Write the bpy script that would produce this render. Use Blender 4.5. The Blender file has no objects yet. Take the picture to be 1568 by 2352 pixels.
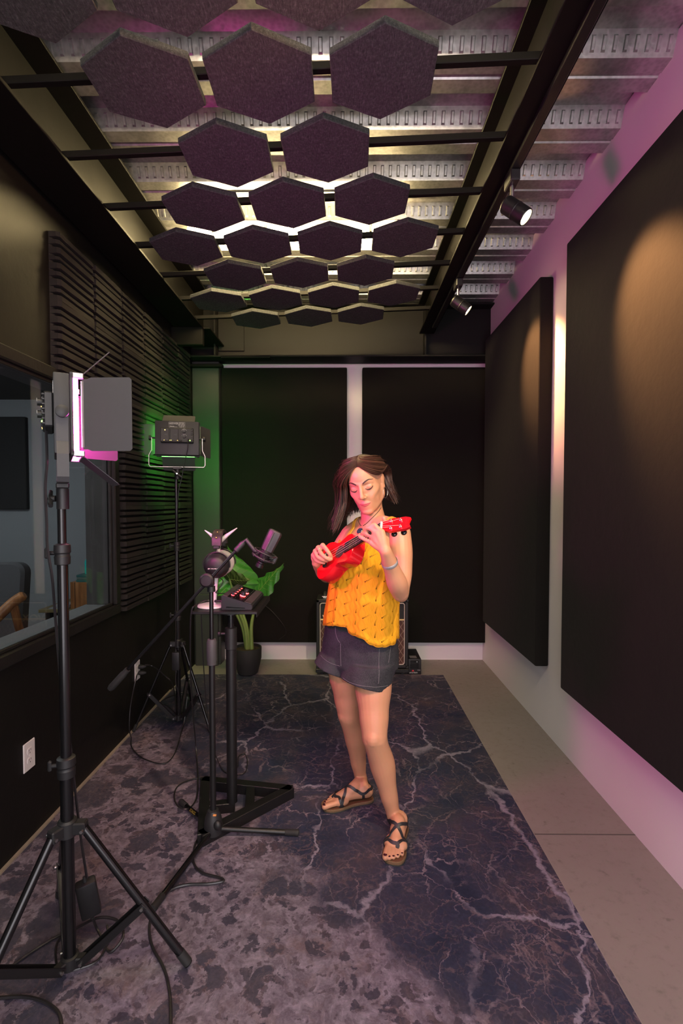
import bpy, bmesh, math, random
from mathutils import Vector as V, Matrix, Euler, noise
from mathutils.bvhtree import BVHTree
PI = math.pi
C = bpy.context.scene.collection
SC = bpy.context.scene
random.seed(7)
# ------------------------------------------------------------------ camera
F, CX, CY, H = 1120.0, 784.0, 1191.0, 1.41
PITCH, YAW = math.atan(36 / 1120), 0.008
cam_d = bpy.data.cameras.new('camera')
cam = bpy.data.objects.new('camera', cam_d); C.objects.link(cam)
cam.location = (0, 0, H)
cam.rotation_euler = (PI / 2 - PITCH, 0, YAW)
cam_d.sensor_fit = 'VERTICAL'; cam_d.sensor_height = 36; cam_d.sensor_width = 24
cam_d.lens = F / 2352 * 36
cam_d.shift_y = (CY - 1176) / 2352
cam_d.clip_start = 0.02
SC.camera = cam
RC = Euler((PI / 2 - PITCH, 0, YAW)).to_matrix()
def ray(u, v): return RC @ V(((u - CX) / F, -(v - CY) / F, -1))
def at(u, v, y):
    d = ray(u, v); k = y / d.y; return V((d.x * k, y, H + d.z * k))
def atz(u, v, z):
    d = ray(u, v); k = (z - H) / d.z; return V((d.x * k, d.y * k, z))
def atx(u, v, x):
    d = ray(u, v); k = x / d.x; return V((x, d.y * k, H + d.z * k))
# ------------------------------------------------------------------ mesh builder
def frame_for(d, up=None):
    d = d.normalized()
    if up is None: up = V((0, 0, 1)) if abs(d.z) < .9 else V((0, 1, 0))
    x = d.cross(up)
    if x.length < 1e-6: x = d.cross(V((1, 0, 0)))
    x.normalize(); y = x.cross(d).normalized()
    return x, y
def catmull(pts, n):
    P = [V(p) for p in pts]
    if len(P) < 3: return [P[0].lerp(P[-1], i / n) for i in range(n + 1)]
    out = []
    for i in range(len(P) - 1):
        p1, p2 = P[i], P[i + 1]
        p0 = P[i - 1] if i else p1 * 2 - p2
        p3 = P[i + 2] if i + 2 < len(P) else p2 * 2 - p1
        for k in range(n):
            t = k / n
            out.append(.5 * ((2 * p1) + (p2 - p0) * t + (2 * p0 - 5 * p1 + 4 * p2 - p3) * t * t + (3 * p1 - p0 - 3 * p2 + p3) * t ** 3))
    out.append(P[-1].copy()); return out
class MB:
    def __init__(s): s.v = []; s.f = []; s.m = []; s.cur = 0
    def add(s, vs, fs):
        o = len(s.v); s.v += [V(p) for p in vs]
        for f in fs: s.f.append([i + o for i in f]); s.m.append(s.cur)
        return s
    def mat(s, i): s.cur = i; return s
    def box(s, c, size, bev=0.0, M=None, seg=1):
        bm = bmesh.new(); bmesh.ops.create_cube(bm, size=1)
        for q in bm.verts: q.co = V((q.co.x * size[0], q.co.y * size[1], q.co.z * size[2]))
        if bev: bmesh.ops.bevel(bm, geom=list(bm.edges), offset=min(bev, min(size) * .45), segments=seg, affect='EDGES', profile=.6)
        return s.take(bm, c, M)
    def b2(s, lo, hi, bev=0.0, seg=1):
        lo, hi = V(lo), V(hi); return s.box((lo + hi) / 2, hi - lo, bev, None, seg)
    def take(s, bm, c=(0, 0, 0), M=None):
        bm.verts.index_update(); c = V(c)
        vs = [((M @ q.co) if M else q.co) + c for q in bm.verts]
        fs = [[q.index for q in f.verts] for f in bm.faces]; bm.free()
        return s.add(vs, fs)
    def tube(s, pts, r, n=12, caps=True, up=None, sx=1.0):
        P = [V(p) for p in pts]; R = r if isinstance(r, (list, tuple)) else [r] * len(P)
        vs = []; fs = []; x = None
        for i, p in enumerate(P):
            d = (P[min(i + 1, len(P) - 1)] - P[max(i - 1, 0)])
            if d.length < 1e-9: d = V((0, 0, 1))
            d.normalize()
            if x is None: x, y = frame_for(d, up)
            else:
                x = (x - d * x.dot(d))
                if x.length < 1e-6: x, y = frame_for(d)
                x.normalize(); y = x.cross(d).normalized()
            for k in range(n):
                a = 2 * PI * k / n; vs.append(p + (x * math.cos(a) * sx + y * math.sin(a)) * R[i])
        L = len(P)
        for i in range(L - 1):
            for k in range(n):
                k2 = (k + 1) % n; fs.append([i * n + k, i * n + k2, (i + 1) * n + k2, (i + 1) * n + k])
        if caps:
            fs.append([k for k in range(n)][::-1]); fs.append([(L - 1) * n + k for k in range(n)])
        return s.add(vs, fs)
    def cyl(s, a, b, r, n=20, r2=None): return s.tube([a, b], [r, r if r2 is None else r2], n)
    def lathe(s, prof, c=(0, 0, 0), n=32, M=None, caps=True):
        vs = []; fs = []; c = V(c)
        for (r, z) in prof:
            for k in range(n):
                a = 2 * PI * k / n; p = V((r * math.cos(a), r * math.sin(a), z))
                vs.append(((M @ p) if M else p) + c)
        L = len(prof)
        for i in range(L - 1):
            for k in range(n):
                k2 = (k + 1) % n; fs.append([i * n + k, i * n + k2, (i + 1) * n + k2, (i + 1) * n + k])
        if caps:
            fs.append(list(range(n))[::-1]); fs.append([(L - 1) * n + k for k in range(n)])
        return s.add(vs, fs)
    def sphere(s, c, r, n=16, M=None):
        rr = r if isinstance(r, (list, tuple, V)) else (r, r, r)
        bm = bmesh.new(); bmesh.ops.create_uvsphere(bm, u_segments=n, v_segments=max(6, n // 2), radius=1)
        for q in bm.verts: q.co = V((q.co.x * rr[0], q.co.y * rr[1], q.co.z * rr[2]))
        return s.take(bm, c, M)
    def torus(s, c, R, r, M=None, n=32, m=8, a0=0, a1=2 * PI):
        full = abs(a1 - a0 - 2 * PI) < 1e-6; k = n if full else n + 1
        P = [V((R * math.cos(a0 + (a1 - a0) * i / n), R * math.sin(a0 + (a1 - a0) * i / n), 0)) for i in range(k)]
        vs = []; fs = []; c = V(c)
        for i, p in enumerate(P):
            o = p.normalized()
            for j in range(m):
                a = 2 * PI * j / m; q = p + o * r * math.cos(a) + V((0, 0, r * math.sin(a)))
                vs.append(((M @ q) if M else q) + c)
        for i in range(n):
            i2 = (i + 1) % k
            for j in range(m):
                j2 = (j + 1) % m; fs.append([i * m + j, i2 * m + j, i2 * m + j2, i * m + j2])
        return s.add(vs, fs)
    def prism(s, poly, h0, h1, M=None, c=(0, 0, 0), inset=0.0):
        """polygon in local xy, extruded along z"""
        n = len(poly); vs = []; fs = []; c = V(c)
        cen = V((sum(p[0] for p in poly) / n, sum(p[1] for p in poly) / n))
        lv = [(h0, inset), (h0 + inset, 0), (h1 - inset, 0), (h1, inset)] if inset else [(h0, 0), (h1, 0)]
        for (z, ins) in lv:
            for p in poly:
                q = V(p[:2]); d = (q - cen)
                if ins: q = q - d.normalized() * ins
                q = V((q.x, q.y, z)); vs.append(((M @ q) if M else q) + c)
        L = len(lv)
        for i in range(L - 1):
            for k in range(n):
                k2 = (k + 1) % n; fs.append([i * n + k, i * n + k2, (i + 1) * n + k2, (i + 1) * n + k])
        fs.append(list(range(n))[::-1]); fs.append([(L - 1) * n + k for k in range(n)])
        return s.add(vs, fs)
    def grid(s, rows, closed=False, cap=False):
        """rows of equal length points -> quads"""
        n = len(rows[0]); vs = [p for r in rows for p in r]; fs = []
        for i in range(len(rows) - 1):
            for k in range(n if closed else n - 1):
                k2 = (k + 1) % n; fs.append([i * n + k, i * n + k2, (i + 1) * n + k2, (i + 1) * n + k])
        if cap:
            fs.append(list(range(n))[::-1]); fs.append([(len(rows) - 1) * n + k for k in range(n)])
        return s.add(vs, fs)
    def text(s, body, size, M, c, ext=0.0004, align='CENTER'):
        cu = bpy.data.curves.new('lettering', 'FONT'); cu.body = body; cu.size = size; cu.extrude = ext
        cu.align_x = align; cu.align_y = 'CENTER'; cu.resolution_u = 3
        o = bpy.data.objects.new('lettering', cu); C.objects.link(o)
        dg = bpy.context.evaluated_depsgraph_get(); me = bpy.data.meshes.new_from_object(o.evaluated_get(dg))
        s.add([(M @ q.co) + V(c) for q in me.vertices], [list(p.vertices) for p in me.polygons])
        bpy.data.objects.remove(o); bpy.data.meshes.remove(me); bpy.data.curves.remove(cu)
        return s
    def mesh(s, name, mats, off=None, smooth=True, angle=35, fix=True):
        me = bpy.data.meshes.new(name)
        me.from_pydata([(q - off) if off else q for q in s.v], [], s.f)
        for m in (mats if isinstance(mats, (list, tuple)) else [mats]): me.materials.append(m)
        me.polygons.foreach_set('material_index', s.m)
        if fix:
            bm = bmesh.new(); bm.from_mesh(me); bmesh.ops.recalc_face_normals(bm, faces=bm.faces); bm.to_mesh(me); bm.free()
        if smooth:
            me.polygons.foreach_set('use_smooth', [True] * len(me.polygons)); me.set_sharp_from_angle(angle=math.radians(angle))
        me.update(); return me
    def build(s, name, mats, parent=None, off=None, smooth=True, angle=35, fix=True):
        if parent is not None and off is None: off = parent.get('_w')
        o = bpy.data.objects.new(name, s.mesh(name, mats, V(off) if off else None, smooth, angle, fix)); C.objects.link(o)
        if parent: o.parent = parent
        return o
def tag(o, label=None, cat=None, group=None, kind=None):
    if label: o['label'] = label
    if cat: o['category'] = cat
    if group: o['group'] = group
    if kind: o['kind'] = kind
    return o
WORLD = {}
def thing(name, label, cat, loc=(0, 0, 0), group=None, rot=(0, 0, 0)):
    o = bpy.data.objects.new(name, None); C.objects.link(o); o.location = loc; o.rotation_euler = rot
    o.empty_display_size = .05
    return tag(o, label, cat, group)
def part(name, mb, mats, parent, **k):
    """mesh given in the parent's local coordinates"""
    return mb.build(name, mats, parent, off=V((0, 0, 0)), **k)
def wpart(name, mb, mats, parent, **k):
    """mesh given in world coordinates, parent an unrotated Empty (or its mesh child)"""
    p = parent; off = V((0, 0, 0))
    while p is not None: off += p.location; p = p.parent
    return mb.build(name, mats, parent, off=off, **k)
def struct(name, mb, mats, parent=None, **k):
    o = mb.build(name, mats, parent, off=V((0, 0, 0)), **k)
    o['kind'] = 'structure'; return o
def copy_tree(o, parent=None):
    c = o.copy(); C.objects.link(c)
    if parent: c.parent = parent
    for ch in list(o.children): copy_tree(ch, c)
    return c
def Rz(a): return Matrix.Rotation(a, 3, 'Z')
def Rx(a): return Matrix.Rotation(a, 3, 'X')
def Ry(a): return Matrix.Rotation(a, 3, 'Y')
def basis(x, y, z): return Matrix((x, y, z)).transposed()
def rect_round(w, h, r, n=5):
    P = []
    for (cx, cy, a) in ((w / 2 - r, h / 2 - r, 0), (-w / 2 + r, h / 2 - r, PI / 2), (-w / 2 + r, -h / 2 + r, PI), (w / 2 - r, -h / 2 + r, 1.5 * PI)):
        for i in range(n + 1):
            t = a + PI / 2 * i / n; P.append((cx + r * math.cos(t), cy + r * math.sin(t)))
    return P
# ------------------------------------------------------------------ materials
class NT:
    def __init__(s, name):
        s.m = bpy.data.materials.new(name); s.m.use_nodes = True; s.t = s.m.node_tree; s.n = s.t.nodes; s.n.clear()
        s.out = s.n.new('ShaderNodeOutputMaterial'); s.b = s.n.new('ShaderNodeBsdfPrincipled'); s.l(s.b.outputs[0], s.out.inputs[0])
    def l(s, a, b): s.t.links.new(a, b)
    def set(s, sock, val):
        if hasattr(val, 'is_linked') or hasattr(val, 'links'): s.l(val, sock)
        else: sock.default_value = (tuple(val) + (1,) if isinstance(val, (tuple, list)) and len(val) == 3 and sock.type == 'RGBA' else val)
    def pos(s): return s.n.new('ShaderNodeNewGeometry').outputs['Position']
    def obj(s): return s.n.new('ShaderNodeTexCoord').outputs['Object']
    def noise(s, vec, scale, detail=4, rough=.55, dist=0.0):
        n = s.n.new('ShaderNodeTexNoise'); s.l(vec, n.inputs['Vector']); s.set(n.inputs['Scale'], scale)
        n.inputs['Detail'].default_value = detail; n.inputs['Roughness'].default_value = rough; n.inputs['Distortion'].default_value = dist
        return n
    def voro(s, vec, scale, feat='F1', rnd=1.0):
        n = s.n.new('ShaderNodeTexVoronoi'); n.feature = feat; s.l(vec, n.inputs['Vector']); n.inputs['Scale'].default_value = scale
        n.inputs['Randomness'].default_value = rnd; return n
    def math(s, op, a, b=0.0, c=None, clamp=False):
        n = s.n.new('ShaderNodeMath'); n.operation = op; n.use_clamp = clamp
        s.set(n.inputs[0], a); s.set(n.inputs[1], b)
        if c is not None: s.set(n.inputs[2], c)
        return n.outputs[0]
    def ramp(s, fac, stops):
        n = s.n.new('ShaderNodeValToRGB'); e = n.color_ramp.elements
        while len(e) < len(stops): e.new(.5)
        for q, (p, c) in zip(e, stops):
            q.position = p; q.color = (c if isinstance(c, (tuple, list)) else (c, c, c)) + (1,) if len(c if isinstance(c, (tuple, list)) else (c, c, c)) == 3 else c
        s.l(fac, n.inputs[0]); return n.outputs[0]
    def mr(s, val, a, b, c=0.0, d=1.0, smooth=True):
        n = s.n.new('ShaderNodeMapRange'); n.interpolation_type = 'SMOOTHSTEP' if smooth else 'LINEAR'
        s.set(n.inputs[0], val)
        for i, q in enumerate((a, b, c, d)): s.set(n.inputs[i + 1], q)
        return n.outputs[0]
    def mix(s, f, a, b, blend='MIX'):
        n = s.n.new('ShaderNodeMix'); n.data_type = 'RGBA'; n.blend_type = blend
        s.set(n.inputs[0], f); s.set(n.inputs[6], a); s.set(n.inputs[7], b); return n.outputs[2]
    def sep(s, vec):
        n = s.n.new('ShaderNodeSeparateXYZ'); s.l(vec, n.inputs[0]); return n.outputs
    def comb(s, x, y, z):
        n = s.n.new('ShaderNodeCombineXYZ'); s.set(n.inputs[0], x); s.set(n.inputs[1], y); s.set(n.inputs[2], z); return n.outputs[0]
    def vmath(s, op, a, b):
        n = s.n.new('ShaderNodeVectorMath'); n.operation = op; s.set(n.inputs[0], a); s.set(n.inputs[1], b); return n.outputs[0]
    def bump(s, h, strength, dist=.01):
        n = s.n.new('ShaderNodeBump'); n.inputs['Strength'].default_value = strength; n.inputs['Distance'].default_value = dist
        s.l(h, n.inputs['Height']); s.l(n.outputs[0], s.b.inputs['Normal'])
    def p(s, **k):
        for a, q in k.items(): s.set(s.b.inputs[a.replace('_', ' ')], q)
        return s
def mat(name, col, rough=.5, metal=0.0, col2=None, scale=20, bump=0.0, bscale=80, spec=.5, rvar=0.0, sheen=0.0):
    t = NT(name); P = t.obj()
    n = t.noise(P, scale, 5, .6)
    c2 = col2 if col2 else tuple(x * .8 for x in col)
    t.p(Base_Color=t.mix(n.outputs[0], col, c2), Metallic=metal)
    t.b.inputs['Specular IOR Level'].default_value = spec
    if rvar: t.p(Roughness=t.math('MULTIPLY_ADD', n.outputs[0], rvar, rough - rvar / 2))
    else: t.p(Roughness=rough)
    if sheen: t.b.inputs['Sheen Weight'].default_value = sheen; t.b.inputs['Sheen Roughness'].default_value = .5
    if bump: t.bump(t.noise(P, bscale, 4, .6).outputs[0], bump, .004)
    return t.m
def emit(name, col, strength, base=(.8, .8, .8)):
    t = NT(name); t.p(Base_Color=base, Emission_Color=col, Emission_Strength=strength); return t.m
M = {}
M['black_metal'] = mat('black powder coated metal', (.007, .007, .0075), .42, 0, (.005, .005, .0055), 30, .08, 300, .5)
M['black_gloss'] = mat('black glossy tube', (.006, .006, .0065), .22, 0, (.004, .004, .0045), 12)
M['black_plastic'] = mat('black plastic', (.011, .011, .012), .5, 0, (.008, .008, .009), 40, .05, 500)
M['black_rubber'] = mat('black rubber', (.012, .012, .012), .7, 0, (.018, .018, .018), 40, .1, 300)
M['grey_metal'] = mat('grey painted metal', (.050, .049, .053), .6, 0, (.044, .043, .047), 60, .05, 500)
M['grey_plastic'] = mat('charcoal plastic', (.018, .018, .020), .5, 0, (.014, .014, .016), 40, .05, 500)
M['chrome'] = mat('chrome', (.75, .74, .72), .18, 1, (.6, .6, .58), 50)
M['steel'] = mat('satin steel', (.45, .44, .43), .35, 1, (.35, .35, .34), 60)
M['brass'] = mat('brass', (.8, .55, .2), .25, 1, (.7, .45, .15), 40)
M['white_plastic'] = mat('white plastic', (.72, .68, .66), .35, 0, (.68, .64, .62), 20)
M['white_print'] = mat('white print', (.75, .75, .73), .6)
M['cable'] = mat('black cable sheath', (.013, .012, .013), .38, 0, (.02, .018, .02), 60)
M['beam'] = mat('black painted steel beam', (.0032, .0028, .0023), .6, 0, (.0044, .0038, .0031), 3, .10, 40, .15, .2)
M['wall_black'] = mat('black painted plywood', (.0085, .0076, .0064), .5, 0, (.005, .0045, .004), 2.5, .25, 22, .25, .15)
M['wall_white'] = mat('white painted wall', (.76, .73, .735), .6, 0, (.72, .69, .695), 1.5, .05, 60)
M['trim_raw'] = mat('raw cut board edge', (.33, .27, .21), .8, 0, (.2, .16, .12), 40, .3, 100)
M['panel_fabric'] = mat('black acoustic fabric', (.0033, .0028, .0024), .92, 0, (.0066, .0050, .0038), 5, .5, 14, .25, 0, .03)
M['felt'] = None
t = NT('charcoal felt'); P = t.obj()
n1 = t.noise(P, 90, 6, .75); n2 = t.noise(t.vmath('MULTIPLY', P, (260, 60, 260)), 1, 4, .7)
mix_ = t.math('MULTIPLY_ADD', n2.outputs[0], .5, t.math('MULTIPLY', n1.outputs[0], .5))
t.p(Base_Color=t.ramp(mix_, [(.34, (.017, .018, .018)), (.52, (.042, .044, .044)), (.68, (.090, .094, .094))]), Roughness=.95)
t.b.inputs['Specular IOR Level'].default_value = .2; t.bump(mix_, .5, .002); M['felt'] = t.m
# galvanised deck
t = NT('galvanised steel deck'); P = t.pos()
vo = t.voro(t.vmath('MULTIPLY', P, (1, 1, 1)), 60); ns = t.noise(P, 9, 6, .65); ns2 = t.noise(P, 45, 5, .7)
col = t.mix(t.mr(vo.outputs['Distance'], 0, .9), (.46, .455, .445), (.60, .59, .58))
col = t.mix(t.mr(ns.outputs[0], .45, .7), col, (.36, .355, .345))
col = t.mix(t.mr(ns2.outputs[0], .64, .74, 0, .7), col, (.72, .71, .70))
t.p(Base_Color=col, Metallic=.85, Roughness=t.math('MULTIPLY_ADD', ns2.outputs[0], .3, .24)); t.bump(t.math('ADD', ns2.outputs[0], vo.outputs['Distance']), .15, .002); M['deck'] = t.m
# concrete
t = NT('grey concrete'); P = t.pos(); a = t.noise(P, 3, 7, .65); b = t.noise(P, 28, 6, .7); c = t.voro(P, 140)
col = t.mix(a.outputs[0], (.205, .175, .160), (.262, .228, .212)); col = t.mix(t.mr(b.outputs[0], .5, .75, 0, .5), col, (.15, .13, .115))
col = t.mix(t.mr(t.noise(P, 14, 3).outputs[0], .66, .72, 0, .6), col, (.14, .12, .10))
t.p(Base_Color=col, Roughness=t.math('MULTIPLY_ADD', b.outputs[0], .25, .42)); t.bump(b.outputs[0], .12, .003); M['concrete'] = t.m
# marble print floor mat
t = NT('marble print vinyl'); P = t.pos(); xyz = t.sep(P)
flat = t.comb(xyz[0], xyz[1], 0.0)
def warp(vec, sc, amt, det=5):
    n = t.noise(vec, sc, det, .62); return t.vmath('ADD', vec, t.vmath('MULTIPLY', t.vmath('SUBTRACT', n.outputs['Color'], (.5, .5, .5)), (amt, amt, 0)))
def rot(vec, ang, sx, sy):
    n = t.n.new('ShaderNodeMapping'); t.l(vec, n.inputs[0]); n.inputs['Rotation'].default_value = (0, 0, ang); n.inputs['Scale'].default_value = (sx, sy, 1); return n.outputs[0]
W1 = warp(flat, 1.8, .5); W2 = warp(flat, 6.0, .16); W3 = warp(W2, 30, .03)
big = t.noise(flat, 1.3, 6, .6); sp = t.noise(W2, 26, 6, .75); sp2 = t.noise(flat, 80, 5, .7); med = t.noise(W1, 4.5, 6, .65)
d = t.math('ADD', xyz[0], xyz[1])
edge = t.math('ADD', t.math('SUBTRACT', 1.72, d), t.math('MULTIPLY', t.math('SUBTRACT', big.outputs[0], .5), 1.7))
light = t.mr(edge, -.06, .16)
low = t.mr(d, .35, 1.25)                                   # 1 in the pale band, 0 towards the near left corner
# dark ground: slate with blue and brown clouds
darkc = t.ramp(t.noise(W1, 4.2, 6, .62).outputs[0], [(.28, (.016, .023, .050)), (.45, (.030, .037, .072)), (.58, (.046, .045, .072)), (.70, (.080, .060, .075)), (.82, (.115, .095, .12))])
darkc = t.mix(t.mr(sp.outputs[0], .5, .75, 0, .45), darkc, (.075, .056, .064))
def crack(vec, sc, w0, w1, m0, m1, msc, top=1.0):
    e = t.voro(vec, sc, 'DISTANCE_TO_EDGE').outputs['Distance']
    return t.math('MULTIPLY', t.mr(e, w0, w1, 1.0, 0.0), t.mr(t.noise(flat, msc, 4, .6).outputs[0], m0, m1, 0, top))
def hair(vec, sc, w_, m0, m1, msc, top):
    n = t.noise(vec, sc, 3, .5); a = t.math('ABSOLUTE', t.math('SUBTRACT', n.outputs[0], .5))
    return t.math('MULTIPLY', t.mr(a, 0.0, w_, 1.0, 0.0), t.mr(t.noise(flat, msc, 4, .6).outputs[0], m0, m1, 0, top))
Q = rot(W3, .75, 1.0, .55); Q2 = rot(W3, -.5, .6, 1.0)
v1 = crack(warp(Q, 9, .07), 2.6, .003, .022, .38, .56, 1.9)
v2 = crack(warp(W3, 14, .06), 5.5, .002, .020, .40, .62, 3.0, .75)
v3 = crack(warp(Q2, 20, .05), 12, .0, .035, .40, .62, 2.6, .6)
v4 = crack(warp(W3, 45, .03), 26, .0, .06, .42, .62, 3.6, .5)
h1 = hair(rot(W2, .9, 1.0, .22), 7, .010, .42, .62, 2.2, .6); h2 = hair(rot(W2, -.35, .25, 1.0), 9, .010, .44, .64, 2.9, .5)
dk = t.mix(v4, darkc, (.17, .11, .115)); dk = t.mix(v3, dk, (.22, .155, .165)); dk = t.mix(t.math('MAXIMUM', h1, h2), dk, (.26, .20, .225))
dk = t.mix(v2, dk, (.30, .24, .28)); dk = t.mix(t.math('MULTIPLY', v1, .8), dk, (.31, .28, .35))
# pale breccia
lightc = t.ramp(sp.outputs[0], [(.30, (.085, .066, .092)), (.47, (.175, .143, .188)), (.64, (.30, .258, .325))])
lightc = t.mix(t.mr(med.outputs[0], .52, .70, 0, .6), lightc, (.17, .105, .10))
def fragm(sc, base, amp, na, nz, pick0):
    vo = t.voro(W2, sc); c = t.sep(vo.outputs['Color'])
    thr = t.math('MULTIPLY_ADD', low, pick0, .10)
    rad = t.math('MULTIPLY_ADD', c[0], amp, base); dd = t.math('ADD', vo.outputs['Distance'], t.math('MULTIPLY', t.math('SUBTRACT', nz.outputs[0], .5), na))
    q = t.math('SUBTRACT', dd, rad); ok = t.mr(t.math('SUBTRACT', c[1], thr), -.01, .01)
    return t.math('MULTIPLY', t.mr(q, -.045, .03, 1.0, 0.0), ok), t.math('MULTIPLY', t.mr(t.math('ABSOLUTE', q), .0, .06, 1.0, 0.0), ok)
f0, r0_ = fragm(3.4, .16, .40, .7, sp, .55); f1, r1_ = fragm(8.5, .14, .45, .8, sp, .34); f2, r2_ = fragm(21, .10, .48, .8, sp2, .28); f3, r3_ = fragm(46, .02, .5, .7, sp2, .25)
lz = t.mix(t.math('MULTIPLY', f3, .7), lightc, (.070, .055, .075)); lz = t.mix(t.math('MULTIPLY', f2, .85), lz, t.mix(.5, darkc, (.05, .04, .06)))
lz = t.mix(t.math('MULTIPLY', r1_, .35), lz, (.15, .075, .06)); lz = t.mix(t.math('MULTIPLY', f1, .9), lz, t.mix(v4, t.mix(.25, darkc, (.10, .08, .10)), (.16, .12, .13)))
lz = t.mix(t.math('MULTIPLY', f0, .8), lz, t.mix(t.math('MAXIMUM', v3, v4), t.mix(.35, darkc, (.10, .085, .11)), (.20, .16, .17)))
lz = t.mix(t.math('MULTIPLY', t.math('MAXIMUM', h1, v3), .45), lz, (.20, .13, .12))
col = t.mix(light, dk, lz)
col = t.mix(t.mr(sp2.outputs[0], .3, .75, .30, 0), col, (.03, .025, .03), 'MULTIPLY')
t.p(Base_Color=col, Roughness=.52); t.b.inputs['Specular IOR Level'].default_value = .35
t.bump(sp2.outputs[0], .04, .002); M['marble'] = t.m
# foam
M['foam'] = mat('charcoal acoustic foam', (.022, .0195, .0175), .95, 0, (.016, .0145, .0135), 25, .5, 380, .2)
M['grey_wall'] = mat('grey painted wall', (.28, .295, .31), .7, 0, (.26, .275, .29), 2)
M['wood'] = None
t = NT('orange brown wood'); P = t.obj(); w = t.noise(t.vmath('MULTIPLY', P, (40, 40, 4)), 1, 6, .6)
t.p(Base_Color=t.ramp(w.outputs[0], [(.3, (.16, .06, .02)), (.55, (.30, .125, .045)), (.7, (.36, .17, .07))]), Roughness=.4); M['wood'] = t.m
t = NT('clear glass'); t.n.remove(t.b)
gl = t.n.new('ShaderNodeBsdfGlossy'); gl.inputs['Roughness'].default_value = .01; tr = t.n.new('ShaderNodeBsdfTransparent'); tr.inputs[0].default_value = (.86, .89, .89, 1)
fr = t.n.new('ShaderNodeLayerWeight'); fr.inputs[0].default_value = .5; mx = t.n.new('ShaderNodeMixShader')
t.l(t.math('MULTIPLY_ADD', t.math('POWER', fr.outputs['Facing'], 4.0), .75, .035, clamp=True), mx.inputs[0]); t.l(tr.outputs[0], mx.inputs[1]); t.l(gl.outputs[0], mx.inputs[2]); t.l(mx.outputs[0], t.out.inputs[0]); M['glass'] = t.m
# ================================================================== the room
XL, XR, YB, YF = -1.315, 1.231, 4.35, -1.05
ZT = 3.085
wt = .115
struct('floor', MB().b2((-3.9, YF - .2, -.1), (XR + .2, YB + .2, 0)), M['concrete'])
# expansion joint cut line
struct('trim_1', MB().b2((.79, 2.035, -.004), (XR, 2.041, .0008)), mat('dark joint line', (.10, .09, .08), .9))
mt = MB().b2((XL + .012, YF + .02, .0), (.80, 3.95, .004)); mat_o = mt.build('floor_mat', M['marble'])
tag(mat_o, 'large marble print vinyl floor mat, dark slate with mauve veins', 'mat')
struct('trim_2', MB().b2((.80, YF + .02, 0), (.803, 3.953, .0045)).b2((XL + .012, 3.95, 0), (.803, 3.953, .0045)), mat('pale cut edge', (.30, .26, .24), .8))
struct('baseboard_left', MB().b2((XL, YF, 0), (XL + .014, 3.6, .012)), M['trim_raw'])
# left wall with window opening
WY0, WY1, WZ0, WZ1 = .62, 2.715, .835, 1.955
w = MB(); a, b = XL - wt, XL
w.b2((a, YF, 0), (b, YB, WZ0)).b2((a, YF, WZ1), (b, YB, 3.16)).b2((a, YF, WZ0), (b, WY0, WZ1)).b2((a, WY1, WZ0), (b, YB, WZ1))
struct('wall_left', w, M['wall_black'])
struct('wall_right', MB().b2((XR, YF, 0), (XR + .1, YB, 3.16)), M['wall_white'])
struct('wall_back', MB().b2((XL - .1, YB, 0), (XR + .1, YB + .1, 3.16)), M['wall_white'])
struct('wall_front', MB().b2((XL - .1, YF - .1, 0), (XR + .1, YF, 3.16)), M['wall_white'])
# window
fr = MB(); e = .055; x0, x1 = XL - .004, XL + .03
for (lo, hi) in (((x0, WY0 - e, WZ0 - e), (x1, WY1 + e, WZ0)), ((x0, WY0 - e, WZ1), (x1, WY1 + e, WZ1 + e)), ((x0, WY0 - e, WZ0), (x1, WY0, WZ1)), ((x0, WY1, WZ0), (x1, WY1 + e, WZ1))): fr.b2(lo, hi, .006)
for (lo, hi) in (((x0, WY0, WZ0), (x1 - .018, WY1, WZ0 + .016)), ((x0, WY0, WZ1 - .016), (x1 - .018, WY1, WZ1)), ((x0, WY1 - .016, WZ0), (x1 - .018, WY1, WZ1))): fr.b2(lo, hi, .003)
M['frame_black'] = mat('black stained wood frame', (.008, .0075, .007), .38, 0, (.016, .015, .014), 14, .2, 60, .3)
win = struct('window_1', fr, M['frame_black'])
gp = MB().b2((XL - .012, WY0, WZ0), (XL - .008, WY1, WZ1)); g = gp.build('window_glass', M['glass'], win, off=V((0, 0, 0))); g['kind'] = 'structure'
jb = MB().b2((XL - wt - .02, WY1 - .006, WZ0), (XL - .014, WY1 + .0, WZ1)).b2((XL - wt - .02, WY0, WZ1 - .006), (XL - .014, WY1, WZ1))
o = jb.build('window_jamb', mat('grey worn jamb board', (.030, .030, .030), .5, 0, (.075, .075, .075), 9, .1, 30), win, off=V((0, 0, 0))); o['kind'] = 'structure'
o = MB().b2((XL - wt - .03, WY0, WZ0 - .004), (XL - .014, WY1, WZ0 + .004)).build('window_sill', mat('grey sill', (.17, .18, .19), .45), win, off=V((0, 0, 0))); o['kind'] = 'structure'
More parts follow.
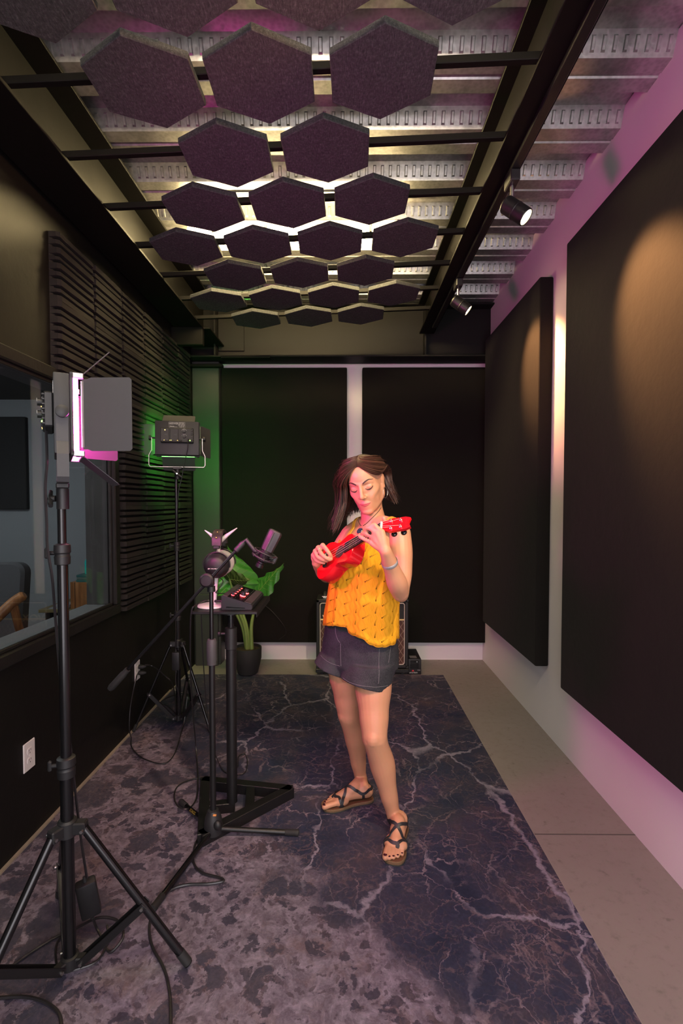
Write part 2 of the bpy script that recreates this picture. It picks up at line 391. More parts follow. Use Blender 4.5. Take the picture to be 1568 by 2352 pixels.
# steel deck ceiling
dk = MB(); Pd = .347; y0 = 1.90 - Pd * 9; xs0, xs1 = XL - .02, XR + .03
prof = []
for k in range(17):
    y = y0 + k * Pd
    if y > YB + .3: break
    prof += [(y, ZT), (y + .066, ZT), (y + .071, ZT + .006), (y + .084, ZT + .006), (y + .089, ZT), (y + .155, ZT), (y + .188, ZT + .078), (y + .315, ZT + .078)]
dk.grid([[V((xs0, y, z)), V((xs1, y, z))] for (y, z) in prof])
for k in range(17):                                    # embossed lugs on the webs that face the room
    ya, yb = y0 + k * Pd + .315, y0 + (k + 1) * Pd
    if yb > YB or yb < .9: continue
    A = V((0, ya, ZT + .078)); B = V((0, yb, ZT)); dn = V((0, -(ZT + .078 - ZT), -(yb - ya))).normalized(); al = (B - A)
    nx = int((xs1 - xs0) / .0407)
    for i in range(nx):
        x = xs0 + .02 + i * .0407; c0 = A + al * .5; hl = .31
        q = []
        for (s, h, tt) in ((.0080, 0, hl), (.0048, .0058, hl - .07)):
            for (sx, st) in ((-1, -1), (1, -1), (1, 1), (-1, 1)): q.append(V((x + sx * s, 0, 0)) + c0 + al * (st * tt) + dn * h)
        dk.add(q, [[4, 5, 6, 7], [0, 1, 5, 4], [1, 2, 6, 5], [2, 3, 7, 6], [3, 0, 4, 7]])
struct('ceiling', dk, M['deck'], smooth=False, fix=False)
struct('trim_3', MB().b2((XL - .1, YF - .1, ZT + .09), (XR + .1, YB + .1, ZT + .12)), M['beam'])   # slab over the deck
# beams
lb = MB()
lb.b2((-1.292, YF, 2.735), (-1.08, 3.74, 2.749), .002).b2((-1.292, YF, 3.05), (-1.08, 4.10, 3.064), .002).b2((-1.192, YF, 2.749), (-1.182, 4.10, 3.05)).b2((XL, 3.70, 2.60), (-1.075, 3.75, 2.735), .004).b2((XL, 3.75, 2.735), (-1.03, 4.2, 2.749), .002)
tag(lb.build('steel_beam', M['beam']), 'black steel roof beam along the left wall above the foam tiles', 'beam', None, 'structure')
rb = MB()
rb.b2((.612, YF, 2.808), (.733, 4.09, 2.822), .002).b2((.604, YF, 3.05), (.722, 4.09, 3.064), .002).b2((.660, YF, 2.822), (.670, 4.09, 3.05))
tag(rb.build('steel_beam', M['beam']), 'black steel roof beam over the right side carrying the track lights', 'beam', None, 'structure')
bb = MB()
bb.b2((XL, 4.09, 2.625), (XR, 4.31, 2.639), .002).b2((XL, 4.09, 3.05), (XR, 4.31, 3.064), .002).b2((XL, 4.195, 2.639), (XR, 4.205, 3.05))
for x in (-1.09, .665): bb.b2((x - .006, 4.10, 2.639), (x + .006, 4.195, 3.05))
bb.b2((-1.08, 4.178, 2.70), (-.86, 4.196, 3.04), .003)
tag(bb.build('steel_beam', mat('grey black painted web', (.009, .0086, .0082), .6, 0, (.007, .0066, .0062), 2, .1, 30, .2)), 'dark steel beam across the back wall above two fabric panels', 'beam', None, 'structure')
for (xa, xb, yy, za, zb) in ((-.95, -.60, 4.07, 2.612, 2.628), (.2, .5, 4.07, 2.625, 2.631)):
    pass
bl = MB().b2((-1.03, 4.06, 2.606), (-.62, 4.13, 2.624), .003)
tag(bl.build('black_batten', M['beam']), 'short black batten under the left end of the back beam', 'batten')
cl = MB().b2((XL, 4.20, 0), (-1.082, 4.35, 2.62), .006).b2((XL + .02, 4.17, .0), (-1.10, 4.21, .62), .004)
struct('column_left', cl, mat('dark green grey painted column', (.034, .034, .032), .5, 0, (.027, .027, .026), 2, .1, 30))
pl = MB().b2((XL, 4.15, 2.56), (-1.04, 4.20, 2.585), .003)
tag(pl.build('conduit_bar', M['beam']), 'thin black bar crossing the top of the corner column', 'bar')
# fabric wall panels -------------------------------------------------
def wall_panel(lo, hi, label, nrm):
    lo, hi = V(lo), V(hi); o = MB().b2(lo, hi, .012, 3)
    ob = o.build('acoustic_panel', M['panel_fabric']); return tag(ob, label, 'acoustic panel', 'black fabric acoustic panels')
wall_panel((1.147, 2.93, .42), (XR - .002, 4.06, 2.745), 'narrow-looking black fabric panel on the white wall, farther of the two there', 0)
wall_panel((1.147, 1.39, .42), (XR - .002, 2.586, 2.755), 'big black fabric panel on the white wall, cut off by the frame edge', 0)
p0, p1 = at(508, 848, 4.27), at(796.5, 1478, 4.27)
wall_panel((p0.x, 4.27, .175), (p1.x, YB - .002, 2.585), 'black fabric panel on the back wall behind the potted plant', 0)
p0, p1 = at(832, 848, 4.27), at(1115, 1478, 4.27)
wall_panel((p0.x, 4.27, .175), (p1.x, YB - .002, 2.585), 'black fabric panel on the back wall behind the power supply box', 0)
# ceiling bars and hexagons -------------------------------------------
YR = [1.275, 1.607, 1.94, 2.27, 2.60, 2.935, 3.27, 3.605]
SLOPE = math.atan2(.066, 1.72)
def bar_z(x): return 2.751 + (x + 1.10) * .066 / 1.72
rowname = ['in the row cut off on top', 'in the second row from the camera', 'in the row of only two', 'in the row before the fluorescent lamp',
           'in the row under the fluorescent lamp', 'in the row just past the fluorescent lamp', 'in the second row from the back beam', 'in the last row by the back beam']
barname = ['nearest the camera', 'second from the camera', 'over the pair of hexagons', 'just before the fluorescent lamp', 'under the fluorescent lamp', 'just past the fluorescent lamp', 'second from the back beam', 'nearest the back beam']
for i, y in enumerate(YR):
    mb = MB(); xa, xb = -1.175, .655
    zc = (bar_z(xa) + bar_z(xb)) / 2 + .0125
    mb.box((0, 0, 0), (xb - xa, .024, .025), .002, Ry(-SLOPE))
    o = mb.build('ceiling_bar', M['beam']); o.location = ((xa + xb) / 2, y, zc)
    tag(o, 'slim black steel bar between the roof beams, ' + barname[i], 'bar', 'bars carrying the hexagons')
R6 = .189; hexp = [(R6 * math.sin(PI / 3 * k) * 1.01, R6 * math.cos(PI / 3 * k) * .93) for k in range(6)]
hmb = MB().prism(hexp, -.024, 0, None, (0, 0, 0), .0025)
hmesh = hmb.mesh('felt_hexagon', M['felt'], None, True, 25)
XO, XE = [-.835, -.455, -.075, .308], [-.645, -.265, .116]
cols = [XO, XE, XO[1:3], XE, XO, XE, XO, XE]
ordn = {4: ['leftmost', 'second from the left', 'third from the left', 'rightmost'], 3: ['left', 'middle', 'right'], 2: ['left', 'right']}
for i, y in enumerate(YR):
    for k, x in enumerate(cols[i]):
        o = bpy.data.objects.new('felt_hexagon', hmesh); C.objects.link(o)
        o.location = (x + random.uniform(-.006, .006), y + random.uniform(-.004, .004), bar_z(x) - .001)
        o.rotation_euler = (random.uniform(-.01, .01), -SLOPE + random.uniform(-.006, .006), random.uniform(-.03, .03))
        tag(o, 'charcoal felt hexagon, %s one %s' % (ordn[len(cols[i])][k], rowname[i]), 'hexagon panel', 'felt hexagons under the ceiling')
# fluorescent lamp
M['tube_glow'] = emit('warm fluorescent diffuser', (1, .76, .36), 37)
M['tube_glow2'] = emit('whiter fluorescent diffuser', (1, .82, .56), 20)
def strip_lamp(fx0, fx1, fy, label, glow):
    lt = thing('fluorescent_lamp', label, 'ceiling lamp', ((fx0 + fx1) / 2, fy, ZT)); L = (fx1 - fx0) / 2
    part('housing', MB().b2((-L - .012, -.035, -.05), (L + .012, .035, 0), .006), M['white_plastic'], lt)
    pr = [(math.cos(a) * .066, -.085 - .046 * math.sin(a)) for a in [2 * PI * i / 24 for i in range(24)]]
    part('diffuser', MB().grid([[V((s * L, yy, zz)) for (yy, zz) in pr] for s in (-1, 1)], True, True), glow, lt)
    for s in (-.75, -.25, .25, .75): part('clip', MB().box((s * L, -.066, -.07), (.018, .012, .045), .003), M['steel'], lt)
strip_lamp(-.93, .30, 2.97, 'glowing strip lamp under the metal deck above the hexagons', M['tube_glow'])
strip_lamp(-.75, .48, .42, 'glowing strip lamp on the metal deck over the camera', M['tube_glow2'])
# track and heads
tr = MB().b2((.682, YF + .1, 2.786), (.718, 3.9, 2.808), .003)
trk = tag(tr.build('light_track', M['black_metal']), 'long black lighting track under the right roof beam', 'track')
M['lamp_glow'] = emit('warm spot lens', (1, .72, .38), 30)
def track_head(y, target, label, lit=True):
    loc = V((.70, y, 2.786)); t = thing('track_light', label, 'track light', loc)
    part('adapter', MB().b2((-.02, -.045, -.045), (.02, .045, 0), .004), M['black_plastic'], t)
    piv = V((0, 0, -.135)); part('stem', MB().cyl((0, 0, -.045), (0, 0, -.135), .0075), M['steel'], t)
    d = (V(target) - (loc + piv)).normalized(); x, yv = frame_for(d); Mx = basis(x, yv, d)
    c = piv + d * .02
    part('lamp_body', MB().lathe([(.001, -.06), (.03, -.058), (.036, -.05), (.036, .0), (.0375, .002), (.0375, .006), (.036, .008), (.036, .058), (.033, .062), (.030, .060), (.030, .048)], c, 28, Mx, False), M['black_metal'], t)
    part('lamp_lens', MB().lathe([(.0005, .054), (.030, .054)], c, 24, Mx, False), M['lamp_glow'], t)
    return loc + c + d * .075, d
SPOTS = []
SPOTS.append(track_head(2.10, at(1500, 690, 1.85), 'black track spot with a lit lens, nearer of the two seen'))
SPOTS.append(track_head(3.08, (1.19, 2.98, 2.25), 'black track spot farther along the track'))
SPOTS.append(track_head(1.12, (-1.315, 1.62, 2.38), 'black track spot above the camera aimed at the plywood'))
SPOTS.append(track_head(.62, (.12, 2.05, 1.25), 'black track spot above the camera aimed at the woman'))
# foam tiles
def foam_mesh(seed):
    rnd = random.Random(seed); mb = MB(); Z = .3048; pts = []; z = 0
    seq = [(.026, .05), (.013, .010), (.018, .046), (.012, .016), (.030, .05), (.014, .010), (.020, .048), (.012, .014), (.026, .05), (.013, .010), (.016, .044), (.012, .016), (.028, .05), (.014, .010), (.020, .046), (.012, .014), (.0238, .048)]
    tot = sum(a for a, b in seq)
    for (wd, dp) in seq:
        wd *= Z / tot; pts.append((z + .001, dp)); pts.append((z + wd - .001, dp - .002)); z += wd
    n = 7; rows = []
    for (z, dp) in [(0, 0)] + pts + [(Z, 0)]:
        row = [V((0, 0, z)), V((max(0, dp - .014), 0.0005, z))]
        for i in range(n):
            y = .010 + (.3048 - .020) * i / (n - 1); row.append(V((dp + .0025 * noise.noise(V((y * 9 + seed, z * 30, 0))), y, z)))
        row += [V((max(0, dp - .014), .3043, z)), V((0, .3048, z))]
        rows.append(row)
    mb.grid(rows); return mb.mesh('foam_tile', M['foam'], None, False)
fms = [foam_mesh(s) for s in range(3)]
on = ['first', 'second', 'third', 'fourth', 'fifth', 'sixth']
for r in range(6):
    for c in range(6):
        if r >= 2 and c < 2: continue
        o = bpy.data.objects.new('foam_tile', fms[(r * 7 + c * 5) % 3]); C.objects.link(o)
        o.location = (XL, 2.187 + .306 * c, 2.617 - .306 * (r + 1) + random.uniform(-.002, .002))
        if (r + c) % 2:
            o.scale.z = -1; o.location.z += .3048
        k = c if r < 2 else c - 2
        tag(o, 'ribbed charcoal foam tile, %s from the left in the %s row down' % (on[k], on[r]), 'foam tile', 'ribbed foam tiles on the left wall')
# wall sockets
def outlet(y, z, label, plugs=False):
    t = thing('wall_outlet', label, 'outlet', (XL, y, z))
    part('cover_plate', MB().b2((0, -.0365, -.06), (.006, .0365, .06), .003), M['white_plastic'], t)
    for s in (1, -1):
        q = [(math.cos(a) * .017, max(-.0135, min(.0135, math.sin(a) * .0175))) for a in [2 * PI * i / 24 for i in range(24)]]
        part('socket', MB().prism(q, 0, .0075, basis(V((0, 1, 0)), V((0, 0, 1)), V((1, 0, 0))), (0, 0, s * .0195), .001), M['white_plastic'], t)
        sl = MB()
        for dy in (-.006, .006): sl.b2((.0072, dy - .001, s * .0195 + .000), (.0078, dy + .001, s * .0195 + .008))
        sl.cyl((.0072, 0, s * .0195 - .007), (.0078, 0, s * .0195 - .007), .0024, 10)
        part('slot', sl, M['black_rubber'], t)
    part('screw', MB().cyl((.006, 0, 0), (.0072, 0, 0), .003, 10), M['white_plastic'], t)
    return t
pa = atx(65, 1735, XL); outlet(pa.y, pa.z, 'white wall outlet with empty sockets low on the left wall')
pb = atx(314, 1540, XL); outlet(pb.y, pb.z, 'white wall outlet with two black plugs in it')
# control room behind the window
YC = 4.45
struct('wall_far', MB().b2((-3.9, YC, 0), (XL - wt, YC + .1, 2.7)), M['grey_wall'])
struct('wall_side', MB().b2((-3.95, YF - .1, 0), (-3.85, YC + .1, 2.7)), M['grey_wall'])
struct('wall_rear', MB().b2((-3.9, -.5, 0), (XL - wt, -.4, 2.7)), M['grey_wall'])
struct('ceiling_control_room', MB().b2((-3.9, -.5, 2.35), (XL - wt, YC + .1, 2.45)), mat('dark soffit', (.05, .05, .05), .8))
q0, q1 = at(-60, 958, YC - .03), at(64, 1170, YC - .03)
sp = MB().b2((q0.x, YC - .05, q1.z), (q1.x, YC, q0.z), .006)
tag(sp.build('wall_panel', mat('dark grey fabric', (.02, .02, .021), .8)), 'dark upright panel on the grey wall beyond the window', 'wall panel')
# ================================================================== light stands and LED panels
def cable(name, label, pts, r=.0035, n=6, grp=None, cat='cable', res=8):
    o = MB().tube(catmull(pts, res), r, n).build(name, M['cable']); return tag(o, label, cat, grp)
def tripod(name, label, base, angs, R, hub_z, brace_z, brace_f, secs, leg_r=.0125, low=.035):
    """base on the floor; secs = [(z0, z1, radius)]"""
    b = V(base); t = thing(name, label, 'light stand', b)
    for i, (z0, z1, r) in enumerate(secs):
        part('pole_section', MB().cyl((0, 0, z0), (0, 0, z1), r, 24), M['black_gloss'], t)
    for (z0, z1, r), nx in zip(secs[:-1], secs[1:]):
        cm = MB().lathe([(r * .9, z1 - .055), (r + .006, z1 - .052), (r + .007, z1 - .03), (r + .005, z1 - .027), (r + .005, z1 - .022), (r + .008, z1 - .018), (r + .007, z1 + .004), (nx[2] + .002, z1 + .008)], n=24)
        c = part('collar', cm, M['black_plastic'], t)
        kb = MB().cyl((-r, 0, z1 - .02), (-r - .022, -.004, z1 - .02), .006, 12).box((-r - .028, -.005, z1 - .02), (.012, .012, .032), .004)
        part('knob', kb, M['black_plastic'], c)
    r0 = secs[0][2]
    hb = MB().lathe([(r0 + .002, hub_z - .025), (r0 + .009, hub_z - .022), (r0 + .009, hub_z + .02), (r0 + .004, hub_z + .026)], n=24)
    lo = MB().lathe([(r0 + .001, brace_z - .02), (r0 + .007, brace_z - .018), (r0 + .007, brace_z + .015), (r0 + .001, brace_z + .018)], n=24)
    for a in angs:
        d = V((math.cos(a), math.sin(a), 0)); Mx = Rz(a)
        hb.box(d * (r0 + .018) + V((0, 0, hub_z)), (.038, .030, .036), .004, Mx); lo.box(d * (r0 + .014) + V((0, 0, brace_z)), (.03, .026, .024), .003, Mx)
    hub = part('hub', hb, M['black_plastic'], t); low_c = part('lower_collar', lo, M['black_plastic'], t)
    for a in angs:
        d = V((math.cos(a), math.sin(a), 0)); s = d.cross(V((0, 0, 1)))
        p0 = d * (r0 + .03) + V((0, 0, hub_z - .004)); p1 = d * R + V((0, 0, leg_r + .002))
        lg = part('leg', MB().tube([p0, p1], leg_r, 16), M['black_gloss'], t)
        e = (p1 - p0).normalized()
        part('foot_cap', MB().tube([p1 - e * .045, p1 - e * .004], leg_r * 1.1, 16), M['black_rubber'], lg)
        pm = p0.lerp(p1, brace_f); q0 = d * (r0 + .02) + V((0, 0, brace_z))
        dr = (pm - q0).normalized(); Mb = basis(s, dr, s.cross(dr).normalized())
        bm = MB()
        for sg in (-1, 1): bm.box((q0 + pm) / 2 + s * (leg_r + .002) * sg, (.0035, (pm - q0).length + .02, .022), .001, Mb)
        bm.box((q0 + pm) / 2 - s.cross(dr).normalized() * .009, (leg_r * 2, (pm - q0).length, .003), 0, Mb)
        part('brace', bm, M['black_metal'], t)
        rv = MB()
        for p in (p0 + V((0, 0, .0)), pm, q0): rv.cyl(p - s * (leg_r + .009), p + s * (leg_r + .009), .0048, 12)
        part('rivet', rv, M['steel'], t)
    return t
def led_panel(label, loc, yaw, glow, tilt=0.0, doors=(45, 45, 40, 40), short=1.0, logo=True, sz=(.262, .212), yoke_gap=.02, ymat='grey_metal', top=True, dome=.012):
    """local +Y is the lit side, loc = centre of the body"""
    W, Hh = sz; D = .038
    t = thing('led_panel_light', label, 'studio light', loc, None, (tilt, 0, yaw))
    part('body', MB().b2((-W / 2, -D, -Hh / 2), (W / 2, 0, Hh / 2), .004, 2), M['grey_plastic'], t)
    fr = MB(); e = .014
    fr.b2((-W / 2 - .004, 0, Hh / 2 - e), (W / 2 + .004, .008, Hh / 2 + .004), .002).b2((-W / 2 - .004, 0, -Hh / 2 - .004), (W / 2 + .004, .008, -Hh / 2 + e), .002)
    fr.b2((-W / 2 - .004, 0, -Hh / 2), (-W / 2 + e, .008, Hh / 2), .002).b2((W / 2 - e, 0, -Hh / 2), (W / 2 + .004, .008, Hh / 2), .002)
    part('front_frame', fr, M['grey_metal'], t)
    part('diffuser', MB().b2((-W / 2 + e * .4, .002, -Hh / 2 + e * .6), (W / 2 - e * .4, dome, Hh / 2 - e * .6), .003), glow, t)
    # rear control box
    cb = MB().b2((-W * .36, -D - .024, -Hh * .16), (W * .38, -D, Hh * .28), .004).b2((-W * .31, -D - .026, -Hh * .14), (W * .33, -D - .022, Hh * .26), .001)
    c = part('control_box', cb, M['black_plastic'], t)
    yb = -D - .0265
    rb = MB()
    for s in (-1, 1):
        for k in range(7): rb.box((s * W * .345 + W * .01, -D - .024, -Hh * .12 + k * Hh * .06), (.012, .008, .005), .001)
    part('ribbed_edge', rb, M['grey_plastic'], c)
    bp = MB()
    for s in (-1, 1): bp.box((-W * .13 + s * W * .105 - W * .03, yb, Hh * .06), (W * .19, .004, Hh * .36), .003)
    part('battery_plate', bp, M['grey_plastic'], c)
    for k, zz in enumerate((.15, -.005)):
        kb = MB().cyl((W * .17, yb, Hh * zz + .005), (W * .17, yb - .012, Hh * zz + .005), .0105, 20); part('dial', kb, M['black_plastic'], c)
        part('dial_mark', MB().box((W * .17, yb - .0125, Hh * zz + .011), (.0016, .001, .009)).torus((W * .17, yb - .0005, Hh * zz + .005), .0145, .0008, Rx(PI / 2), 20, 4, .2, PI - .2), M['white_print'], c)
    part('power_led', MB().sphere((W * .30, yb, -Hh * .09), .003, 10), M['led_green'], c)
    part('charge_led', MB().sphere((-W * .26, yb - .002, Hh * .2), .0028, 10).sphere((-W * .28, yb - .002, -Hh * .10), .0016, 8).sphere((-W * .15, yb - .002, -Hh * .10), .0016, 8).sphere((-W * .12, yb - .002, -Hh * .10), .0016, 8).sphere((W * .02, yb - .002, -Hh * .10), .0016, 8), M['led_amber'], c)
    part('power_switch', MB().box((W * .09, yb - .001, -Hh * .105), (.016, .006, .010), .001), M['black_rubber'], c)
    Mt = basis(V((1, 0, 0)), V((0, 0, 1)), V((0, -1, 0)))
    if logo:
        lb = MB()
        for (w_, h_, x_, z_) in ((W * .36, .0006, W * .0, Hh * .465), (W * .36, .0006, 0, Hh * .30), (.0006, Hh * .165, -W * .18, Hh * .3825), (.0006, Hh * .165, W * .18, Hh * .3825)): lb.box((x_, -D - .0004, z_), (w_, .0006, h_))
        lb.text('NEEWER', .0150, Mt, (-W * .078, -D - .0008, Hh * .420)).text('660 RGB\nLED LIGHT\nDC 15V 3A', .0078, Mt, (W * .10, -D - .0008, Hh * .402)).text('C E F R', .0086, Mt, (W * .105, -D - .0008, Hh * .328))
        lb.text('Warning', .0070, Mt, (-W * .115, -D - .0008, Hh * .345)); lb.box((-W * .085, -D - .0006, Hh * .322), (W * .17, .0005, .0012))
        part('rating_label', lb, M['white_print'], t, smooth=False)
    tx = MB()
    for zz in (.13, .02, -.02): tx.box((W * .295, yb - .001, Hh * zz + .003), (.022, .0006, .0014))
    for xx in (-.24, -.03): tx.box((W * xx, yb - .0025, Hh * .07), (.018, .0006, .010)).box((W * xx + .006, yb - .0025, Hh * .03), (.009, .0006, .002))
    part('printed_text', tx, M['grey_metal'], c)
    # barn doors: top, bottom, left, right - angle from the panel normal outwards
    hl = .012
    def door(edge, ang, w0, w1, ln):
        a = math.radians(ang); y0 = .030
        mb = MB(); poly = [(-w0 / 2, 0), (-w0 / 2, ln * .10), (-w1 / 2, ln * .18), (-w1 / 2, ln - .006), (-w1 / 2 + .006, ln), (w1 / 2 - .006, ln), (w1 / 2, ln - .006), (w1 / 2, ln * .18), (w0 / 2, ln * .10), (w0 / 2, 0)]
        if edge in 'tb':
            s = 1 if edge == 't' else -1; x = V((1, 0, 0)); y = V((0, math.cos(a), s * math.sin(a))); o = V((0, y0, s * (Hh / 2 + .002)))
        else:
            s = 1 if edge == 'r' else -1; x = V((0, 0, 1)); y = V((s * math.sin(a), math.cos(a), 0)); o = V((s * (W / 2 + .002), y0, 0))
        z = x.cross(y); dpt = part('barn_door', mb.prism(poly, -.0008, .0008, basis(x, y, z), o), M['grey_metal'], t)
        hg = MB().tube([o - x * w0 * .47, o + x * w0 * .47], .0035, 8)
        part('hinge', hg, M['steel'], dpt)
    if top: door('t', doors[0], W * .80, W * .76, .105 * short)
    else: part('support_rod', MB().tube([(W * .46, .03, Hh / 2), (W * .44, .10, Hh / 2 + .075)], .0016, 8), M['grey_metal'], t)
    door('b', doors[1], W * .80, W * .76, .105 * short)
    for sx in (-1, 1):
        for sz_ in (-1, 1): part('hinge_bracket', MB().b2((sx * W * .46 - .006, .004, sz_ * Hh * .49 - .008), (sx * W * .46 + .006, .034, sz_ * Hh * .49 + .008), .002), M['steel'], t)
    door('l', doors[2], Hh * .88, Hh * .92, .135); door('r', doors[3], Hh * .88, Hh * .92, .135)
    # yoke
    hw = W / 2 + yoke_gap; zb = -Hh / 2 - .075
    P = [V((-hw, -D / 2, 0)), V((-hw, -D / 2, -Hh * .36)), V((-hw - .016, -D / 2, -Hh * .52)), V((-hw - .016, -D / 2, zb + .012)), V((-hw - .008, -D / 2, zb)), V((hw + .008, -D / 2, zb)), V((hw + .016, -D / 2, zb + .012)), V((hw + .016, -D / 2, -Hh * .52)), V((hw, -D / 2, -Hh * .36)), V((hw, -D / 2, 0))]
    rows = []
    for i, p in enumerate(P):
        d = (P[min(i + 1, len(P) - 1)] - P[max(0, i - 1)]).normalized(); nrm = V((d.z, 0, -d.x)); rows.append([p + V((0, yy, 0)) + nrm * h for (yy, h) in ((-.014, -.0018), (.014, -.0018), (.014, .0018), (-.014, .0018))])
    yk = part('yoke', MB().grid(rows, True, True), M[ymat], t, smooth=False)
    for s in (-1, 1):
        kb = MB().cyl((s * W / 2, -D / 2, 0), (s * (hw + .012), -D / 2, 0), .005, 12).lathe([(.004, 0), (.016, .001), (.016, .015), (.008, .018)], (s * (hw + .002), -D / 2, 0), 16, basis(V((0, 1, 0)), V((0, 0, 1)), V((s, 0, 0))))
        part('tilt_knob', kb, M['black_plastic'], yk)
    sp = MB().box((0, -D / 2, zb - .008), (.055, .034, .016), .003).cyl((0, -D / 2, zb - .016), (0, -D / 2, zb - .075), .0165, 20)
    sk = part('stand_socket', sp, M['black_plastic'], t)
    part('clamp_lever', MB().tube([(0.004, -D / 2 - .018, zb - .045), (.0, -D / 2 - .03, zb - .045)], .009, 12).tube([(-.026, -D / 2 - .03, zb - .024), (0, -D / 2 - .032, zb - .045), (.028, -D / 2 - .03, zb - .066)], [.006, .008, .006], 10), M['black_plastic'], sk)
    part('lever_screw', MB().cyl((0, -D / 2 - .03, zb - .045), (0, -D / 2 - .041, zb - .045), .005, 12), M['chrome'], sk)
    return t, zb - .075
M['led_green'] = emit('green pilot light', (.35, 1, .05), 4); M['led_amber'] = emit('amber pilot light', (1, .55, .08), 3)
M['glow_magenta'] = emit('magenta panel glow', (1.0, .06, .50), 50)
M['glow_green'] = emit('green panel glow', (.10, 1.0, .08), 22)
# near stand, magenta light
sb = at(151, 1700, 1.40); sb = V((sb.x, 1.40, 0))
ang0 = math.radians(5)
tripod('light_stand', 'tall black tripod light stand nearest the camera, holding the magenta light', sb, [ang0, ang0 + 2 * PI / 3, ang0 + 4 * PI / 3], .345, .455, .052, .56, [(.035, .66, .0175), (.66, 1.285, .0145), (1.285, 1.415, .0115)])
z1 = at(150, 963, 1.40).z; yw1 = math.radians(31)
zoff = -.212 / 2 - .075 - .075
dl = Rz(yw1 - PI / 2) @ V((0, -.0225, 0))
led_panel('black LED panel glowing magenta, edge-on, on the nearest light stand', (sb.x - dl.x, sb.y - dl.y, z1), yw1 - PI / 2, M['glow_magenta'], 0, (42, 40, 30, 32), 1.15, True, (.235, .215), .02, 'grey_metal', False, .020)
# far stand, green light
f1 = at(410, 1600, 3.06); fb = V((f1.x, 3.06, 0))
tripod('light_stand', 'black tripod light stand in the far left corner under the green light', fb, [math.radians(-28), math.radians(90), math.radians(208)], .268, .52, .045, .58, [(.035, .72, .0155), (.72, 1.16, .0125), (1.16, 1.60, .0095)], .0085)
z2 = at(412, 1007, 3.05).z
led_panel('black LED panel seen from its back, lighting the corner green', (fb.x + .005, 3.06 + .022, z2), math.radians(13), M['glow_green'], math.radians(-4), (40, 48, 80, 26), 1.0, True, (.262, .212), .02, 'steel')
# ================================================================== microphone stand
hubp = atz(490, 1925, 0.0); mp = V((hubp.x, hubp.y, 0)); topz = at(483, 1345, mp.y).z
ms = thing('microphone_stand', 'black boom microphone stand with three low legs beside the desk stand', 'microphone stand', mp)
zs0, zs1 = at(484, 1526, mp.y).z, at(484, 1468, mp.y).z
part('lower_tube', MB().cyl((0, 0, .06), (0, 0, zs0 + .02), .0125, 20), M['black_metal'], ms)
part('upper_tube', MB().cyl((0, 0, zs1 - .02), (0, 0, topz), .0088, 20), M['black_gloss'], ms)
part('height_clutch', MB().lathe([(.011, zs0 - .002), (.0185, zs0), (.0185, zs0 + .01), (.021, zs0 + .02), (.0205, zs1 - .012), (.017, zs1), (.009, zs1 + .001)], n=28), M['grey_metal'], ms)
hb = MB().lathe([(.012, .125), (.022, .122), (.034, .09), (.039, .055), (.036, .025), (.022, .012), (.001, .011)], n=24)
hub = part('leg_hub', hb, M['grey_plastic'], ms)
part('lock_knob', MB().sphere((.026, -.030, .075), (.017, .014, .020), 16), M['black_plastic'], hub)
part('orange_mark', MB().box((.012, -.021, .112), (.014, .010, .008), .001, Rx(-.5)), mat('orange plastic', (.6, .22, .05), .5), hub)
fr_, fl, bk = atz(684, 1914, .012) - mp, atz(351, 2088, .012) - mp, atz(416, 1843, .012) - mp
for i, e in enumerate((fr_, fl, bk)):
    d = V((e.x, e.y, 0)).normalized(); p0 = d * .03 + V((0, 0, .040)); p1 = V((e.x, e.y, .014))
    lg = part('leg', MB().tube([p0, p1], .0105, 16), M['black_gloss'] if i else M['black_metal'], ms)
    q = (p1 - p0).normalized()
    part('rubber_foot', MB().lathe([(.0108, -.055), (.0125, -.052), (.0125, -.012), (.0138, -.010), (.0138, .002), (.006, .005)], p1, 18, basis(*(lambda a: (a[0], a[1], q))(frame_for(q)))), M['black_rubber'], lg)
    if i == 2:
        mid = p0.lerp(p1, .52); xa = -q; ya = V((0, 0, 1)); za = xa.cross(ya); 
        xa = q if q.dot(V((1, 0, 0))) > 0 else -q
        nrm = V((-.25, -.75, .62)); nrm = (nrm - xa * nrm.dot(xa)).normalized(); ya = nrm.cross(xa)
        part('leg_lettering', MB().text('STAGG', .0165, basis(xa, ya, nrm), mid + nrm * .0108, .0003), mat('dull gold print', (.32, .22, .03), .6), lg, smooth=False)
# boom
cl = V((0, 0, at(480, 1330, mp.y).z)); tl = at(258, 1576, mp.y - .05) - mp; hd = at(548, 1258, mp.y - .03) - mp
c0 = at(480, 1330, mp.y) - mp + V((0, -.030, 0))
def onb(p): return V((p.x, p.y, p.z))
tl = c0 + (at(252, 1583, mp.y - .03) - mp - c0); hd = c0 + (at(548, 1258, mp.y - .03) - mp - c0)
bd = (hd - tl).normalized()
boom = part('boom_arm', MB().tube([tl + bd * .05, hd], .0068, 16), M['black_gloss'], ms)
part('boom_grip', MB().tube([tl, tl + bd * .012, tl + bd * .085, tl + bd * .092, tl + bd * .112], [.011, .0145, .0145, .012, .012], 16), M['black_rubber'], boom)
ck = MB().lathe([(.004, .0), (.026, .001), (.0285, .010), (.0285, .022), (.022, .028), (.0215, .024), (.012, .0245), (.001, .0246)], c0 + V((0, .012, 0)), 28, basis(V((1, 0, 0)), V((0, 0, 1)), V((0, -1, 0))), False)
part('boom_clutch', ck.box(c0 + V((0, .024, -.006)), (.044, .034, .050), .008).tube([c0 + V((.006, .02, -.02)), V((0, 0, topz - .005))], .011, 14).lathe([(.010, -.012), (.0165, -.010), (.0165, .012), (.010, .014)], V((0, 0, topz - .015)), 18), M['black_plastic'], ms)
